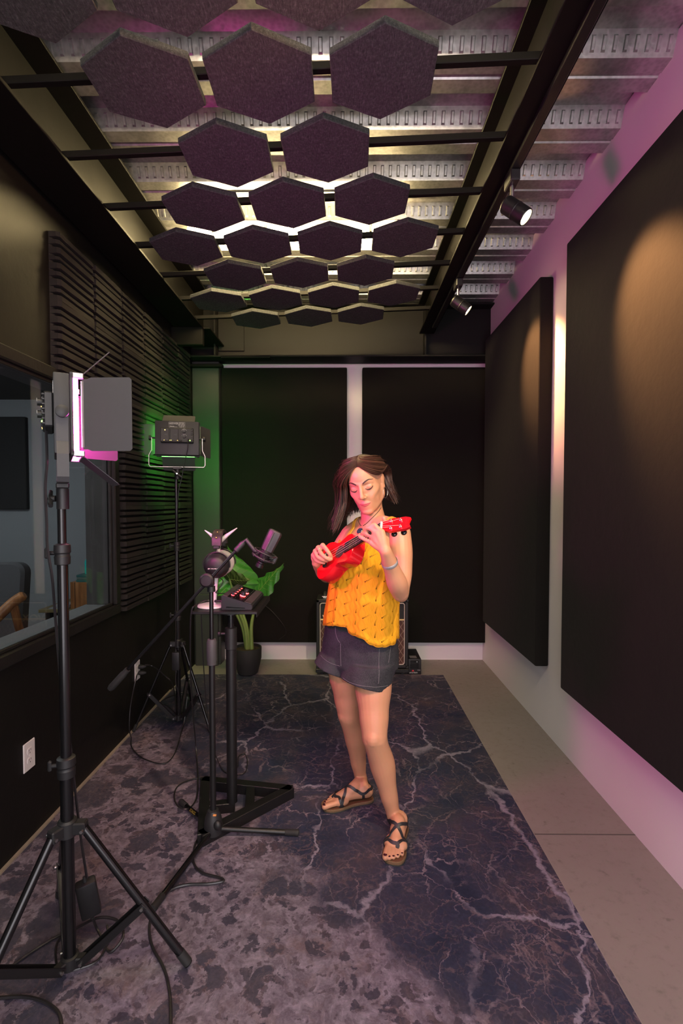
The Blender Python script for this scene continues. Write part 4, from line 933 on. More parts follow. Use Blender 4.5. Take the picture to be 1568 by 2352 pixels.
cable('panel_cable', 'faint black cord draping over the fabric panel behind the plant', [at(588, 1378, 4.255), at(620, 1400, 4.255), at(650, 1435, 4.255), at(656, 1455, 4.255), at(640, 1470, 4.255)], .0022)
cable('usb_lead', 'short cable end with a pale plug beside the microphone stand hub', [fl(478, 1916), fl(482, 1926), fl(490, 1932)], .003)
for (v_, lab, dz) in ((1526, 'flat black plug in the upper socket of the occupied outlet', 0), (1543, 'black plug in the lower socket of the occupied outlet', 0)):
    c_ = atx(316, v_, XL); g_ = thing('power_plug', lab, 'plug', (XL, c_.y, pb.z + (.0195 if v_ < 1535 else -.0195)))
    part('plug_body', MB().tube([(.008, 0, 0), (.012, 0, 0), (.034, 0, 0), (.052, .006, 0)], [.013, .0145, .013, .006], 14), M['black_rubber'], g_)
# ================================================================== things beyond the window
def cr(u, v, y): return at(u, v, y)
gw_ = cr(160, 1412, 3.7); 
cabn = thing('side_table', 'low dark table with a wooden edge beyond the window', 'table', (cr(150, 1400, 3.7).x, 3.7, 0))
xa_, xb_ = cr(97, 1397, 3.7).x - cabn.location.x, cr(222, 1397, 3.7).x - cabn.location.x; zt_ = cr(120, 1397, 3.7).z
part('table_top', MB().b2((xa_, -.05, zt_ - .025), (xb_ + .2, .40, zt_), .003), mat('yellowish wood edge', (.16, .12, .05), .5), cabn)
part('cabinet_body', MB().b2((xa_ + .02, .0, .0), (xb_ + .2, .36, zt_ - .025), .004), M['black_plastic'], cabn)
sx0, sx1 = cr(162, 1400, 3.68), cr(212, 1342, 3.68)
spk = thing('bookshelf_speaker', 'orange brown wooden speaker box on the table beyond the window', 'speaker', ((sx0.x + sx1.x) / 2, 3.72, zt_)); sw_ = sx1.x - sx0.x; sh_ = sx1.z - sx0.z + .01
part('cabinet', MB().b2((-sw_ / 2, -.04, 0), (sw_ / 2, .16, sh_), .002), M['wood'], spk)
part('side_seam', MB().b2((-sw_ * .30, -.0415, 0), (-sw_ * .28, -.04, sh_)), M['black_plastic'], spk)
zz = zt_ + sh_
for k, (w0_, cc, lab) in enumerate(((.11, (.03, .12, .11), 'dark teal book, lowest on the wooden speaker'), (.10, (.10, .14, .12), 'grey green book, middle of three on the wooden speaker'), (.105, (.03, .11, .11), 'dark teal book, topmost on the wooden speaker'))):
    o = MB().b2((-w0_ / 2, -.07, 0), (w0_ / 2, .07, .018), .002).build('book', mat('book cover %d' % k, cc, .5)); o.location = (spk.location.x + .015, 3.75, zz + .0185 * k); tag(o, lab, 'book', 'books on the wooden speaker')
bt_ = thing('glass_bottle', 'turquoise bottle standing on the books beyond the window', 'bottle', (cr(202, 1300, 3.75).x, 3.75, zz + .0555))
part('bottle_body', MB().lathe([(.001, 0), (.022, 0), (.024, .006), (.024, .095), (.016, .11), (.010, .118), (.010, .128)], (0, 0, 0), 20), mat('turquoise glass', (.02, .42, .38), .2), bt_); part('bottle_cap', MB().cyl((0, 0, .128), (0, 0, .142), .011, 14), M['grey_metal'], bt_)
o = MB().b2((-.09, -.07, 0), (.05, .07, .006), .001).b2((-.05, -.05, .006), (.06, .06, .03), .003).build('papers', mat('grey magazine', (.25, .25, .26), .5)); o.location = (cr(140, 1390, 3.68).x, 3.74, zt_); tag(o, 'grey stack of papers on the table beyond the window', 'papers')
# lounge chair
ch = thing('lounge_chair', 'dark grey lounge chair with orange wooden arms beyond the window', 'chair', (cr(-30, 1500, 3.0).x, 3.0, 0))
cx_ = ch.location.x; bx1 = cr(50, 1300, 3.05).x - cx_; bz = cr(20, 1293, 3.05).z
fab = mat('dark grey upholstery', (.055, .055, .06), .9, 0, (.04, .04, .045), 60)
part('backrest', MB().prism(rect_round(.60, .62, .07), -.05, .05, Matrix(((1, 0, 0), (0, 0, -1), (0, 1, 0))) @ Rx(-.12), (bx1 - .30, .08, bz - .31), .02), fab, ch)
part('seat', MB().b2((bx1 - .60, -.55, .30), (bx1 - .02, .05, .44), .04, 3), fab, ch)
part('cushion', MB().sphere((bx1 - .36, -.05, bz - .16), (.16, .06, .15), 20), mat('dark red cushion', (.25, .04, .03), .9), ch)
part('patterned_pillow', MB().sphere((bx1 - .42, -.12, bz - .18), (.10, .05, .10), 16), mat('speckled cloth', (.5, .5, .48), .9, 0, (.05, .05, .05), 60), ch)
for s in (0, 1):
    off_ = V((-.62 * s, 0, 0)) - ch.location
    A_ = [cr(57, 1366, 2.86), cr(30, 1384, 2.84), cr(0, 1412, 2.80), cr(-40, 1452, 2.74)]
    part('arm', MB().tube(catmull([p + off_ for p in A_], 6), [.020] + [.030] * 17 + [.026], 12), M['wood'], ch)
    q_ = A_[1] + off_; q2_ = A_[3] + off_
    part('leg', MB().tube([q_, V((q_.x + .03, q_.y + .2, 0))], [.024, .016], 10), M['wood'], ch); part('leg', MB().tube([q2_, V((q2_.x - .05, q2_.y - .05, 0))], [.024, .016], 10), M['wood'], ch)
pf = thing('round_pouf', 'dark round pouf in front of the lounge chair beyond the window', 'pouf', (cr(20, 1500, 2.75).x, 2.75, 0))
part('body', MB().sphere((0, 0, .27), (.30, .28, .26), 28), mat('dark green knit', (.025, .03, .02), .95, 0, (.05, .05, .03), 30), pf)
hp_ = thing('house_plant', 'thin leafed green house plant beyond the window corner', 'plant', (cr(221, 1400, 3.35).x, 3.35, .0))
sm_ = MB(); lv = MB(); rnd = random.Random(3)
for k in range(7):
    b_ = V((0, 0, .25)); tpz = cr(230, 1280 + k * 12, 3.35).z; tp = V((rnd.uniform(-.05, .09), rnd.uniform(-.1, .1), tpz)); sm_.tube(catmull([b_, b_.lerp(tp, .5) + V((rnd.uniform(-.02, .02), 0, .05)), tp], 5), .0035, 6)
    for j in range(8):
        q = b_.lerp(tp, .5 + .06 * j); dd = V((rnd.uniform(-1, 1), rnd.uniform(-1, 1), rnd.uniform(.1, .8))).normalized(); s_ = dd.cross(V((0, 0, 1))).normalized() * .006; lv.add([q, q + dd * .035 + s_, q + dd * .07, q + dd * .035 - s_], [[0, 1, 2, 3]])
part('stem', sm_, M['stem'], hp_); part('foliage', lv, M['leaf'], hp_); part('pot', MB().lathe([(.001, 0), (.07, 0), (.09, .26), (.08, .26), (.075, .24)], (0, 0, 0), 24, None, False), M['black_plastic'], hp_)
# ================================================================== the woman
def bake(mb, voxel, smooth_it=3, fac=.5, name='body'):
    me = mb.mesh(name + '_raw', [], None, False, 35, True); o = bpy.data.objects.new(name + '_raw', me); C.objects.link(o)
    r = o.modifiers.new('r', 'REMESH'); r.mode = 'VOXEL'; r.voxel_size = voxel; r.adaptivity = 0
    s = o.modifiers.new('s', 'SMOOTH'); s.factor = fac; s.iterations = smooth_it
    dg = bpy.context.evaluated_depsgraph_get(); out = bpy.data.meshes.new_from_object(o.evaluated_get(dg))
    bpy.data.objects.remove(o); bpy.data.meshes.remove(me); return out
def limb(mb, pts, rad, n=18, sub=6, flat=1.0, up=None):
    P = catmull(pts, sub); R = []
    for i in range(len(rad) - 1):
        for k in range(sub):
            t_ = k / sub; t_ = t_ * t_ * (3 - 2 * t_); R.append(rad[i] * (1 - t_) + rad[i + 1] * t_)
    R.append(rad[-1])
    # rounded ends
    d0 = (P[1] - P[0]).normalized(); d1 = (P[-1] - P[-2]).normalized()
    A = [P[0] - d0 * R[0] * math.cos(a) for a in (.15, .6, 1.1)]; AR = [R[0] * math.sin(a) for a in (.15, .6, 1.1)]
    B = [P[-1] + d1 * R[-1] * math.cos(a) for a in (1.1, .6, .15)]; BR = [R[-1] * math.sin(a) for a in (1.1, .6, .15)]
    mb.tube(A + P + B, AR + R + BR, n, True, up, flat); return mb
def meshpart(name, me, mats, parent, loc=None, smooth=True):
    for m in (mats if isinstance(mats, (list, tuple)) else [mats]): me.materials.append(m)
    me.polygons.foreach_set('use_smooth', [smooth] * len(me.polygons))
    off = V((0, 0, 0)); p = parent
    while p is not None: off += p.location; p = p.parent
    me.transform(Matrix.Translation(-off)); me.name = name
    o = bpy.data.objects.new(name, me); C.objects.link(o); o.parent = parent; return o
# ---- ukulele frame
H0 = at(781, 1267, 1.93); lo, hi = 1.5, 1.93
for _ in range(40):
    m = (lo + hi) / 2
    if (at(877, 1209, m) - H0).length > .25: lo = m
    else: hi = m
ua = (at(877, 1209, (lo + hi) / 2) - H0).normalized()
un = V((-.76, -.45, .46)); un = (un - ua * un.dot(ua)).normalized(); uc = un.cross(ua)           # uc: across the board
UO = H0 - ua * .155
def U(t, s, h): return UO + ua * t + uc * s + un * h
def plane_uv(u, v, h):
    r = ray(u, v); q = U(0, 0, h); c = V((0, 0, H)); k = (q - c).dot(un) / r.dot(un); return c + r * k
uk = thing('ukulele', 'glossy red ukulele held by the woman', 'ukulele', H0)
t = NT('glossy red lacquer'); t.p(Base_Color=(.62, .006, .012), Roughness=.18); t.b.inputs['Coat Weight'].default_value = .5; t.b.inputs['Coat Roughness'].default_value = .08; M['red'] = t.m
M['fret'] = mat('dark fretboard', (.022, .012, .012), .4, 0, (.012, .008, .008), 40)
ctl = [(-.001, 0), (.001, .030), (.010, .058), (.030, .077), (.062, .083), (.095, .074), (.125, .056), (.148, .051), (.172, .056), (.198, .062), (.220, .056), (.234, .038), (.240, .018), (.241, 0)]
half = catmull([V((a, b, 0)) for a, b in ctl], 4)
outl = [(p.x, p.y) for p in half] + [(p.x, -p.y) for p in half[-2:0:-1]]
MU = basis(ua, uc, un)
def uloc(mb): return mb
TH = .058
body = MB().prism(outl, -TH, 0, MU, UO, .002)
wpart('body', body, M['red'], uk, angle=40)
nkm = MB()
rows = []
for i in range(9):
    tt = .232 + .18 * i / 8; wv = .0215 - .004 * i / 8; dp = .020 - .006 * i / 8
    rows.append([U(tt, wv * math.cos(a), -.001 - dp * math.sin(a)) for a in [PI * k / 10 for k in range(11)]])
nkm.grid(rows, False); nkm.add([p for r in rows for p in (r[0], r[-1])], [[2 * i, 2 * i + 1, 2 * i + 3, 2 * i + 2] for i in range(8)])
wpart('neck', nkm, M['red'], uk)
fb = MB().prism([(.188, -.0225), (.186, -.012), (.186, .012), (.188, .0225), (.404, .0178), (.404, -.0178)], 0, .0055, MU, UO, .0006); fbo = wpart('fretboard', fb, M['fret'], uk, smooth=False)
frm = MB(); x_ = .405; sc = .346
for k in range(1, 14):
    tt = .405 - sc * (1 - 2 ** (-k / 12)); wv = .0178 + (.405 - tt) / .217 * .0045
    if tt < .19: break
    frm.tube([U(tt, -wv, .0058), U(tt, wv, .0058)], .0009, 6)
wpart('frets', frm, M['brass'], fbo)
wpart('nut', MB().box(U(.4055, 0, .004), (.005, .036, .009), .001, MU), M['white_plastic'], uk)
rosette = MB(); rosette.torus(H0 + un * .0004, .0275, .0011, MU, 40, 6); wpart('rosette', rosette, M['black_plastic'], uk)
t = NT('dark inside of sound hole'); t.p(Base_Color=(.03, .018, .010), Roughness=.9)
wpart('sound_hole', MB().prism([(.0245 * math.cos(a), .0245 * math.sin(a)) for a in [2 * PI * k / 32 for k in range(32)]], .0002, .0006, MU, H0), t.m, uk)
brg = wpart('bridge', MB().box(U(.061, 0, .004), (.018, .070, .009), .002, MU), M['black_plastic'], uk)
wpart('saddle', MB().box(U(.064, 0, .0095), (.003, .05, .003), .0006, MU), M['white_plastic'], brg)
# head stock tilted back a little
hax = (ua * math.cos(.5) - un * math.sin(.5)).normalized(); hn = (un * math.cos(.5) + ua * math.sin(.5)).normalized(); HO = U(.407, 0, .001); MH = basis(hax, uc, hn)
hd_poly = [(0, -.019), (.012, -.021), (.030, -.030), (.100, -.033), (.108, -.026), (.113, 0), (.108, .026), (.100, .033), (.030, .030), (.012, .021), (0, .019)]
hpoly = [(-.002, -.0185), (.012, -.021), (.026, -.0275), (.088, -.0265), (.106, -.020), (.099, 0), (.106, .020), (.088, .0265), (.026, .0275), (.012, .021), (-.002, .0185)]
hdo = wpart('headstock', MB().prism(hpoly, -.014, 0, MH, HO, .0012), M['red'], uk, angle=30)
def HP(t_, s, h): return HO + hax * t_ + uc * s + hn * h
sgn = 1 if HP(.1, .03, 0).z < HP(.1, -.03, 0).z else -1
ty = basis(-uc * 0 + uc * sgn * -1, hax * 0 + hax, hn); 
xl = -uc if sgn > 0 else uc
lt_x = (uc * sgn); txt_b = basis(lt_x * -1, hax, (lt_x * -1).cross(hax))
if (lt_x * -1).cross(hax).dot(hn) < 0: txt_b = basis(lt_x, hax, lt_x.cross(hax))
wpart('head_lettering', MB().text('MAHALO', .0095, basis(hax.cross(hn) * -1 if (hax.cross(hn) * -1).cross(hax).dot(hn) > 0 else hax.cross(hn), hax, hn), HP(.090, 0, .0004), .0003), mat('dark red print', (.22, .0, .01), .4), hdo, smooth=False)
for k, (tt, ss) in enumerate(((.034, .0155), (.070, .0145), (.034, -.0155), (.070, -.0145))):
    pg = wpart('string_post', MB().lathe([(.0055, 0), (.0052, .003), (.003, .004), (.0028, .012), (.001, .0125)], HP(tt, ss, 0), 14, MH), M['chrome'], hdo)
    tn = wpart('tuner', MB().tube([HP(tt, ss, -.013), HP(tt, ss, -.030)], .0032, 8), M['chrome'], hdo)
    wpart('tuner_button', MB().sphere(HP(tt, ss, -.038), (.0115, .0115, .0085), 18, MH), M['black_gloss'], tn)
st = MB()
for k in range(4):
    s0, s1 = -.0195 + .013 * k, -.0125 + .0083 * k
    st.tube([U(.063, s0, .0115), U(.407, s1, .0095)], .0005, 5)
    tt, ss = ((.034, -.0155), (.070, -.0145), (.070, .0145), (.034, .0155))[k]
    st.tube([U(.407, s1, .0095), HP(tt, ss, .008)], .0005, 5)
wpart('strings', st, mat('pale nylon string', (.55, .5, .42), .4), uk)
# ---- body
def yawv(th): return V((math.cos(th), math.sin(th), 0)), V((math.sin(th), -math.cos(th), 0))      # her left, her front
B = MB()
TW = math.radians(-41)
def ring(c, a, bf, bb, th, n=28, tilt=0.0, sq=2.3):
    L_, Fr = yawv(th); out = []
    for k in range(n):
        q = 2 * PI * k / n; cx_, sy_ = math.cos(q), math.sin(q)
        ex_ = 2 / sq; x = a * abs(cx_) ** ex_ * (1 if cx_ > 0 else -1); y = (bf if sy_ > 0 else bb) * abs(sy_) ** ex_ * (1 if sy_ > 0 else -1)
        out.append(V(c) + L_ * x + Fr * y + V((0, 0, x * tilt)))
    return out
def R_(d): return math.radians(d)
T = [  # u, v, Y, half width, front, back, yaw
    (826, 1560, 2.13, .100, .075, .085, -37), (824, 1525, 2.13, .160, .098, .120, -36), (824, 1490, 2.13, .170, .102, .118, -36), (827, 1440, 2.125, .158, .102, .100, -37),
    (831, 1395, 2.12, .134, .098, .085, -38), (836, 1352, 2.115, .122, .094, .078, -39), (842, 1310, 2.105, .130, .104, .082, -40), (850, 1275, 2.095, .140, .118, .090, -41), (856, 1248, 2.085, .146, .108, .092, -41),
    (861, 1226, 2.08, .148, .082, .085, -42), (864, 1208, 2.075, .118, .055, .065, -42), (860, 1196, 2.075, .062, .045, .055, -42), (856, 1188, 2.07, .045, .042, .048, -40)]
rows = [ring(at(u, v, y), a, bf, bb, R_(th)) for (u, v, y, a, bf, bb, th) in T]
B.grid(rows, True, True)
L_, Fr = yawv(R_(-41))
for s in (-1, 1):
    q = at(850, 1283, 2.095) + L_ * (s * .062) + Fr * .070; B.sphere(q, (.055, .055, .055), 20)
# shoulders / arms
shR, shL = at(806, 1226, 2.165), at(918, 1224, 1.955)
nb = at(858, 1203, 2.075)
limb(B, [nb, nb.lerp(shL, .6) + V((0, 0, .006)), shL], [.045, .044, .043]); limb(B, [nb, nb.lerp(shR, .6) + V((0, 0, .006)), shR], [.045, .044, .042])
elL = at(919, 1361, 1.86); wrL = at(885, 1266, 1.735)
limb(B, [shL, shL.lerp(elL, .3) + V((.004, 0, 0)), shL.lerp(elL, .65) + V((.006, 0, 0)), elL], [.044, .046, .041, .034])
limb(B, [elL, elL.lerp(wrL, .28) + V((.002, -.004, -.004)), elL.lerp(wrL, .65), wrL], [.034, .039, .030, .0225])
B.sphere(elL + V((.003, .008, -.008)), .031, 14)
elR = at(750, 1322, 2.20); wrR = at(727, 1293, 2.02)
limb(B, [shR, shR.lerp(elR, .35) + V((-.004, 0, 0)), shR.lerp(elR, .7), elR], [.043, .043, .038, .033])
limb(B, [elR, elR.lerp(wrR, .3), elR.lerp(wrR, .7), wrR], [.033, .036, .027, .021])
# left hand (on the neck)
fing = {}
def hand_chain(pts, rad): limb(B, pts, rad, 12, 4)
mcpL = [at(877, 1222, 1.745), at(867, 1226, 1.748), at(860, 1236, 1.755), at(853.5, 1247, 1.765)]
pipL = [at(857, 1204, 1.762), at(843.5, 1212.5, 1.775), at(841, 1227, 1.785), at(835.5, 1238, 1.795)]
tipL = [U(.372, .004, .016), U(.345, -.004, .016), U(.322, .004, .016), U(.298, .008, .016)]
for k in range(4):
    a, b, c = mcpL[k], pipL[k], tipL[k]
    dip = b.lerp(c, .5) + un * .009 - ua * .004
    rr = (.0088, .0090, .0086, .0078)[k]
    limb(B, [a, a.lerp(b, .5) + un * .001, b, dip, c], [rr * 1.16, rr, rr * 1.03, rr * .92, rr * .82], 12, 4)
    limb(B, [wrL.lerp(a, .05), wrL.lerp(a, .5), a], [.017, .0145, .0118], 12, 4)
thb = wrL.lerp(mcpL[0], .45) + V((.006, .010, 0))
t1, t2, t3 = at(887, 1228, 1.775), at(885, 1205, 1.80), at(881.5, 1190, 1.80)
limb(B, [wrL + V((.002, .004, .006)), thb, t1, t2, t3], [.016, .0165, .0125, .0098, .0085], 12, 4)
# right hand (strumming)
def ph(u, v, h): return plane_uv(u, v, h)
mcpR = [ph(741, 1253, .052), ph(731, 1258, .056), ph(724, 1266, .055), ph(719.5, 1275, .05)]
pipR = [ph(750, 1263, .046), ph(737, 1271, .052), ph(729, 1279, .052), ph(726, 1287, .046)]
dipR = [ph(757, 1273, .032), ph(748, 1281, .038), ph(741, 1285.5, .040), ph(736, 1291.5, .036)]
tpR = [ph(760.5, 1278, .020), ph(756, 1286, .022), ph(750, 1289, .024), ph(744, 1293.5, .024)]
for k in range(4):
    rr = (.0086, .0088, .0084, .0075)[k]
    limb(B, [mcpR[k], pipR[k], dipR[k], tpR[k]], [rr * 1.15, rr * 1.04, rr * .94, rr * .82], 12, 4)
    limb(B, [wrR, wrR.lerp(mcpR[k], .5) + un * .004, mcpR[k]], [.0165, .0140, .0115], 12, 4)
limb(B, [wrR, ph(738, 1282, .022), ph(750, 1283, .017), ph(760, 1284, .016)], [.016, .0125, .0100, .0085], 12, 4)
# legs
L_, Fr = yawv(R_(-36)); P0 = at(824, 1500, 2.13)
hipL, hipR = P0 + L_ * .070, P0 - L_ * .080
knL, anL = at(860, 1694, 1.985), at(905, 1878, 2.05)
knR, anR = at(801, 1640, 2.195), at(829, 1790, 2.33)
def leg(hip, kn, an, bk):
    limb(B, [hip, hip.lerp(kn, .35) + V((0, -.006, 0)), hip.lerp(kn, .72), kn], [.086, .079, .0625, .0525], 24)
    cf = kn.lerp(an, .34) + bk * .016
    limb(B, [kn, kn.lerp(an, .12) + bk * .004, cf, kn.lerp(an, .68) + bk * .004, kn.lerp(an, .9), an], [(.052), .0490, .0540, .0385, .0300, .0305], 24)
    B.sphere(kn - bk * .021 + V((0, 0, .006)), (.036, .036, .042), 16)
leg(hipL, knL, anL, V((.25, .95, 0)).normalized()); leg(hipR, knR, anR, V((.75, .65, 0)).normalized())
# feet
SOLE = .020
feet = []
def foot(heel, toe, side, an):
    """heel/toe on the floor plane, side = +1 for her left foot (big toe towards -side of travel)"""
    d = (toe - heel); d.z = 0; LF = d.length; d.normalize(); s = V((d.y, -d.x, 0))               # s: to the walker's right
    def G(t_, w_, h): return heel + d * (t_ * LF) + s * w_ + V((0, 0, h))
    z0 = SOLE
    limb(B, [G(.10, 0, z0 + .030), G(.22, 0, z0 + .036), G(.45, 0, z0 + .037), G(.68, 0, z0 + .024)], [.030, .033, .031, .024], 18, 5, 1.05)
    limb(B, [an, G(.20, 0, z0 + .050), G(.13, 0, z0 + .030)], [.030, .033, .029], 18)
    limb(B, [an, G(.36, 0, z0 + .058), G(.60, 0, z0 + .032)], [.027, .029, .022], 18)
    limb(B, [G(.60, -.022, z0 + .018), G(.72, -.026, z0 + .019), G(.72, .026, z0 + .016), G(.58, .028, z0 + .016)], [.019, .0205, .0175, .017], 14)
    inn = side                                                                                  # big toe lies towards the other foot
    tl = []
    for k in range(5):
        w0 = inn * (-.026 + .0135 * k) * -1
        ln = (1.055, 1.035, 1.0, .95, .885)[k]; r_ = (.0125, .0088, .0084, .008, .0078)[k]
        w1 = w0 * 1.12
        pts = [G(.70, w0 * .95, z0 + .016), G(.70 + (ln - .70) * .5, w1, z0 + .0165), G(ln - .03, w1, z0 + r_ * .95)]
        limb(B, pts, [.012, r_ * .95, r_], 12, 4); tl.append((G(ln - .025, w1, z0 + r_ * 1.85), r_))
    feet.append((heel, d, s, LF, G, inn, tl))
hlL, toL = atz(921, 1902, .0), atz(902, 1988, .0)
hlR, toR = atz(853, 1838, .0), atz(744, 1860, .0)
foot(hlL, toL, 1, anL); foot(hlR, toR, -1, anR)
# ---- head
HC = at(840, 1112, 2.05)
HM_ = Rz(R_(-19)) @ Ry(R_(-10)) @ Rx(R_(21))
def hl_(x, y, z): return HC + HM_ @ V((x, y, z))
def hs_(x, y, z, r): B.sphere(hl_(x, y, z), r, 24, HM_)
hs_(0, .016, .034, (.0735, .092, .082)); hs_(0, -.020, -.004, (.0605, .0670, .082)); hs_(0, -.030, .045, (.058, .058, .055)); hs_(0, -.040, -.030, (.0545, .0475, .058))
hs_(0, -.074, -.094, (.019, .017, .016)); hs_(0, -.05, -.07, (.040, .040, .036))
for s in (-1, 1):
    limb(B, [hl_(s * .008, -.074, -.094), hl_(s * .030, -.048, -.084), hl_(s * .050, .0, -.060), hl_(s * .058, .008, -.02)], [.015, .016, .017, .015], 12, 4)
    limb(B, [hl_(s * .056, -.030, -.012), hl_(s * .046, -.054, -.016), hl_(s * .030, -.066, -.030), hl_(s * .022, -.066, -.056)], [.012, .017, .0175, .016], 12, 4)
    limb(B, [hl_(s * .006, -.0835, .028), hl_(s * .030, -.0775, .033), hl_(s * .050, -.056, .028)], [.007, .0085, .010], 10, 4)
    hs_(s * .0305, -.0690, .009, (.0175, .0130, .0125)); hs_(s * .050, -.046, .004, (.012, .016, .018)); hs_(s * .037, -.042, -.044, (.0195, .022, .030)); hs_(s * .048, -.020, -.030, (.0115, .025, .034))
    hs_(s * .0115, -.0965, -.0265, (.0072, .0082, .0066))
    hs_(s * .0690, .014, .0, (.0075, .016, .028)); hs_(s * .0735, .019, .010, (.005, .016, .019)); hs_(s * .0700, .010, -.024, (.006, .008, .010))
limb(B, [hl_(0, -.083, .028), hl_(0, -.090, .012), hl_(0, -.1015, -.009), hl_(0, -.1065, -.0215)], [.0085, .0080, .0085, .0098], 12, 4)
hs_(0, -.077, -.060, (.026, .013, .019)); hs_(0, -.0830, -.0535, (.017, .009, .008)); hs_(0, -.082, -.0655, (.015, .009, .007))
nk0, nk1 = hl_(0, .022, -.055), at(857, 1196, 2.075)
limb(B, [nk0, nk0.lerp(nk1, .5) + V((-.002, -.004, 0)), nk1, nk1 + V((0, .0, -.04))], [.050, .0475, .052, .06], 20)
wm = thing('person', 'brown-haired woman in a mustard knit top and dark shorts playing ukulele', 'person', V((.10, 2.1, 0)))
t = NT('skin'); P = t.obj(); nz = t.noise(P, 30, 5, .6); nz2 = t.noise(P, 5, 3)
t.p(Base_Color=t.mix(nz.outputs[0], (.53, .265, .155), t.mix(nz2.outputs[0], (.45, .205, .115), (.55, .285, .17))), Roughness=.46, Subsurface_Weight=.12); t.b.inputs['Subsurface Radius'].default_value = (.012, .005, .003); t.b.inputs['Specular IOR Level'].default_value = .4
t.bump(t.noise(P, 260, 3).outputs[0], .05, .001); M['skin'] = t.m
bme = bake(B, .003, 7, .5, 'body')
HMI = HM_.transposed(); bmx = bmesh.new(); bmx.from_mesh(bme); sel = []
for v_ in bmx.verts:
    q = HMI @ (v_.co - HC)
    if not (-.115 < q.z < .075 and q.y < .03 and abs(q.x) < .085): continue
    ax = abs(q.x); wgt = min(1, max(0, (ax - .020) / .012))
    if q.y > -.02: wgt *= max(0, min(1, (.0 - q.y) / .02)) if ax > .062 else 1
    eye = max(0, 1 - (((ax - .031) / .021) ** 2 + ((q.z - .009) / .017) ** 2)); wgt *= 1 - min(1, eye * 2)
    if wgt > .02: sel.append((v_, wgt, [e.other_vert(v_) for e in v_.link_edges]))
for _ in range(45):
    new = [sum((n_.co for n_ in nb__), V()) / len(nb__) for (v_, w_, nb__) in sel]
    for (v_, w_, nb__), c_ in zip(sel, new): v_.co = v_.co.lerp(c_, .6 * w_)
bmx.to_mesh(bme); bmx.free()
bvh = BVHTree.FromPolygons([v.co.copy() for v in bme.vertices], [list(p.vertices) for p in bme.polygons])
skin = meshpart('skin', bme, M['skin'], wm)
CAMP = V((0, 0, H))
def snap(u, v, off=.001):
    d = ray(u, v).normalized(); h = bvh.ray_cast(CAMP, d)
    return (h[0] + h[1] * off) if h[0] else None
def near(p, off=.001):
    h = bvh.find_nearest(p); return h[0] + h[1] * off
def fsnap(x, z, off=.0008):
    o = hl_(x, -.2, z); h = bvh.ray_cast(o, HM_ @ V((0, 1, 0)))
    return h[0] + (HM_ @ V((0, -1, 0))) * off
def ribbon(mb, P, wv, N=None, th=.0008):
    """strip of half-width w along P lying on the body"""
    rows = []
    for i, p in enumerate(P):
        d = (P[min(i + 1, len(P) - 1)] - P[max(0, i - 1)]).normalized(); h = bvh.find_nearest(p); n_ = (p - h[0]); n_ = n_.normalized() if n_.length > 1e-5 else h[1]
        if n_.dot(h[1]) < 0: n_ = -n_
        s = d.cross(n_).normalized(); w_ = wv[i] if isinstance(wv, list) else wv
        rows.append([p - s * w_, p - s * w_ * .9 + n_ * th, p + s * w_ * .9 + n_ * th, p + s * w_, p - n_ * th * .5])
    mb.grid(rows, True, True)
# face details
M['hair'] = None
dk = mat('dark brown brow hair', (.030, .014, .010), .7); lash = mat('black lashes', (.010, .007, .007), .6); lipm = mat('rose lips', (.52, .12, .11), .38, 0, (.45, .09, .09), 60)
for s in (-1, 1):
    mb = MB(); pts = []; ws = []
    for i in range(13):
        q = i / 12; x = s * (.013 + .040 * q); z = .0285 + .010 * math.sin(min(1, q * 1.25) * PI * .62) - .005 * max(0, q - .7) / .3
        pts.append(fsnap(x, z, .0006)); ws.append(.0036 * (1 - .8 * q ** 1.6) * (.55 + .45 * min(1, q * 4)))
    ribbon(mb, pts, ws); wpart('eyebrow', mb, dk, wm)
    mb = MB(); pts = []; ws = []
    for i in range(13):
        q = i / 12; x = s * (.0175 + .029 * q); z = .0075 - .0085 * math.sin(PI * q) ** .8 - .0015 * (1 - q) + .001 * q
        pts.append(fsnap(x, z, .0008)); ws.append(.0016 * (.35 + .65 * math.sin(PI * min(1, q * .85 + .1))))
    ribbon(mb, pts, ws, None, .0012)
    for i in range(3, 13):
        p = pts[i]; mb.tube([p, p + HM_ @ V((s * .0015 * (i - 5) / 4, -.004, -.0012)), p + HM_ @ V((s * .0025 * (i - 5) / 4, -.0065, -.0022))], [.0006, .0005, .0002], 4)
    wpart('eyelashes', mb, lash, wm)
    mb = MB(); pts = [fsnap(s * (.017 + .031 * i / 10), .0185 + .004 * math.sin(PI * i / 10), .0002) for i in range(11)]; ribbon(mb, pts, .0006, None, .0003); wpart('eyelid_crease', mb, mat('lid crease', (.34, .16, .12), .6), wm)
mb = MB(); rows = []; zc_ = -.0592
for j in range(9):
    tq = j / 8; row = []
    for i in range(21):
        s = -1 + 2 * i / 20; cor = .0036 * s * s
        up_ = (.0062 * (1 - s * s) ** .7 - .0016 * math.exp(-(s * 5) ** 2)); dn_ = -.0078 * (1 - s * s) ** .75
        z = zc_ + cor + up_ * (1 - tq) + dn_ * tq
        bul = .0022 * (1 - s * s) * (math.sin(PI * min(1, tq / .45)) if tq < .45 else 1.1 * math.sin(PI * (tq - .45) / .55)) + .0004
        row.append(fsnap(s * .0235, z, bul))
    rows.append(row)
mb.grid(rows); wpart('lips', mb, lipm, wm, angle=80)
mb = MB(); pts = [fsnap(-.0245 + .049 * i / 16, zc_ + .0036 * ((i - 8) / 8) ** 2 - .0005, .0012) for i in range(17)]; ribbon(mb, pts, .0006, None, .0004); wpart('lip_line', mb, mat('lip line', (.20, .035, .035), .6), wm)
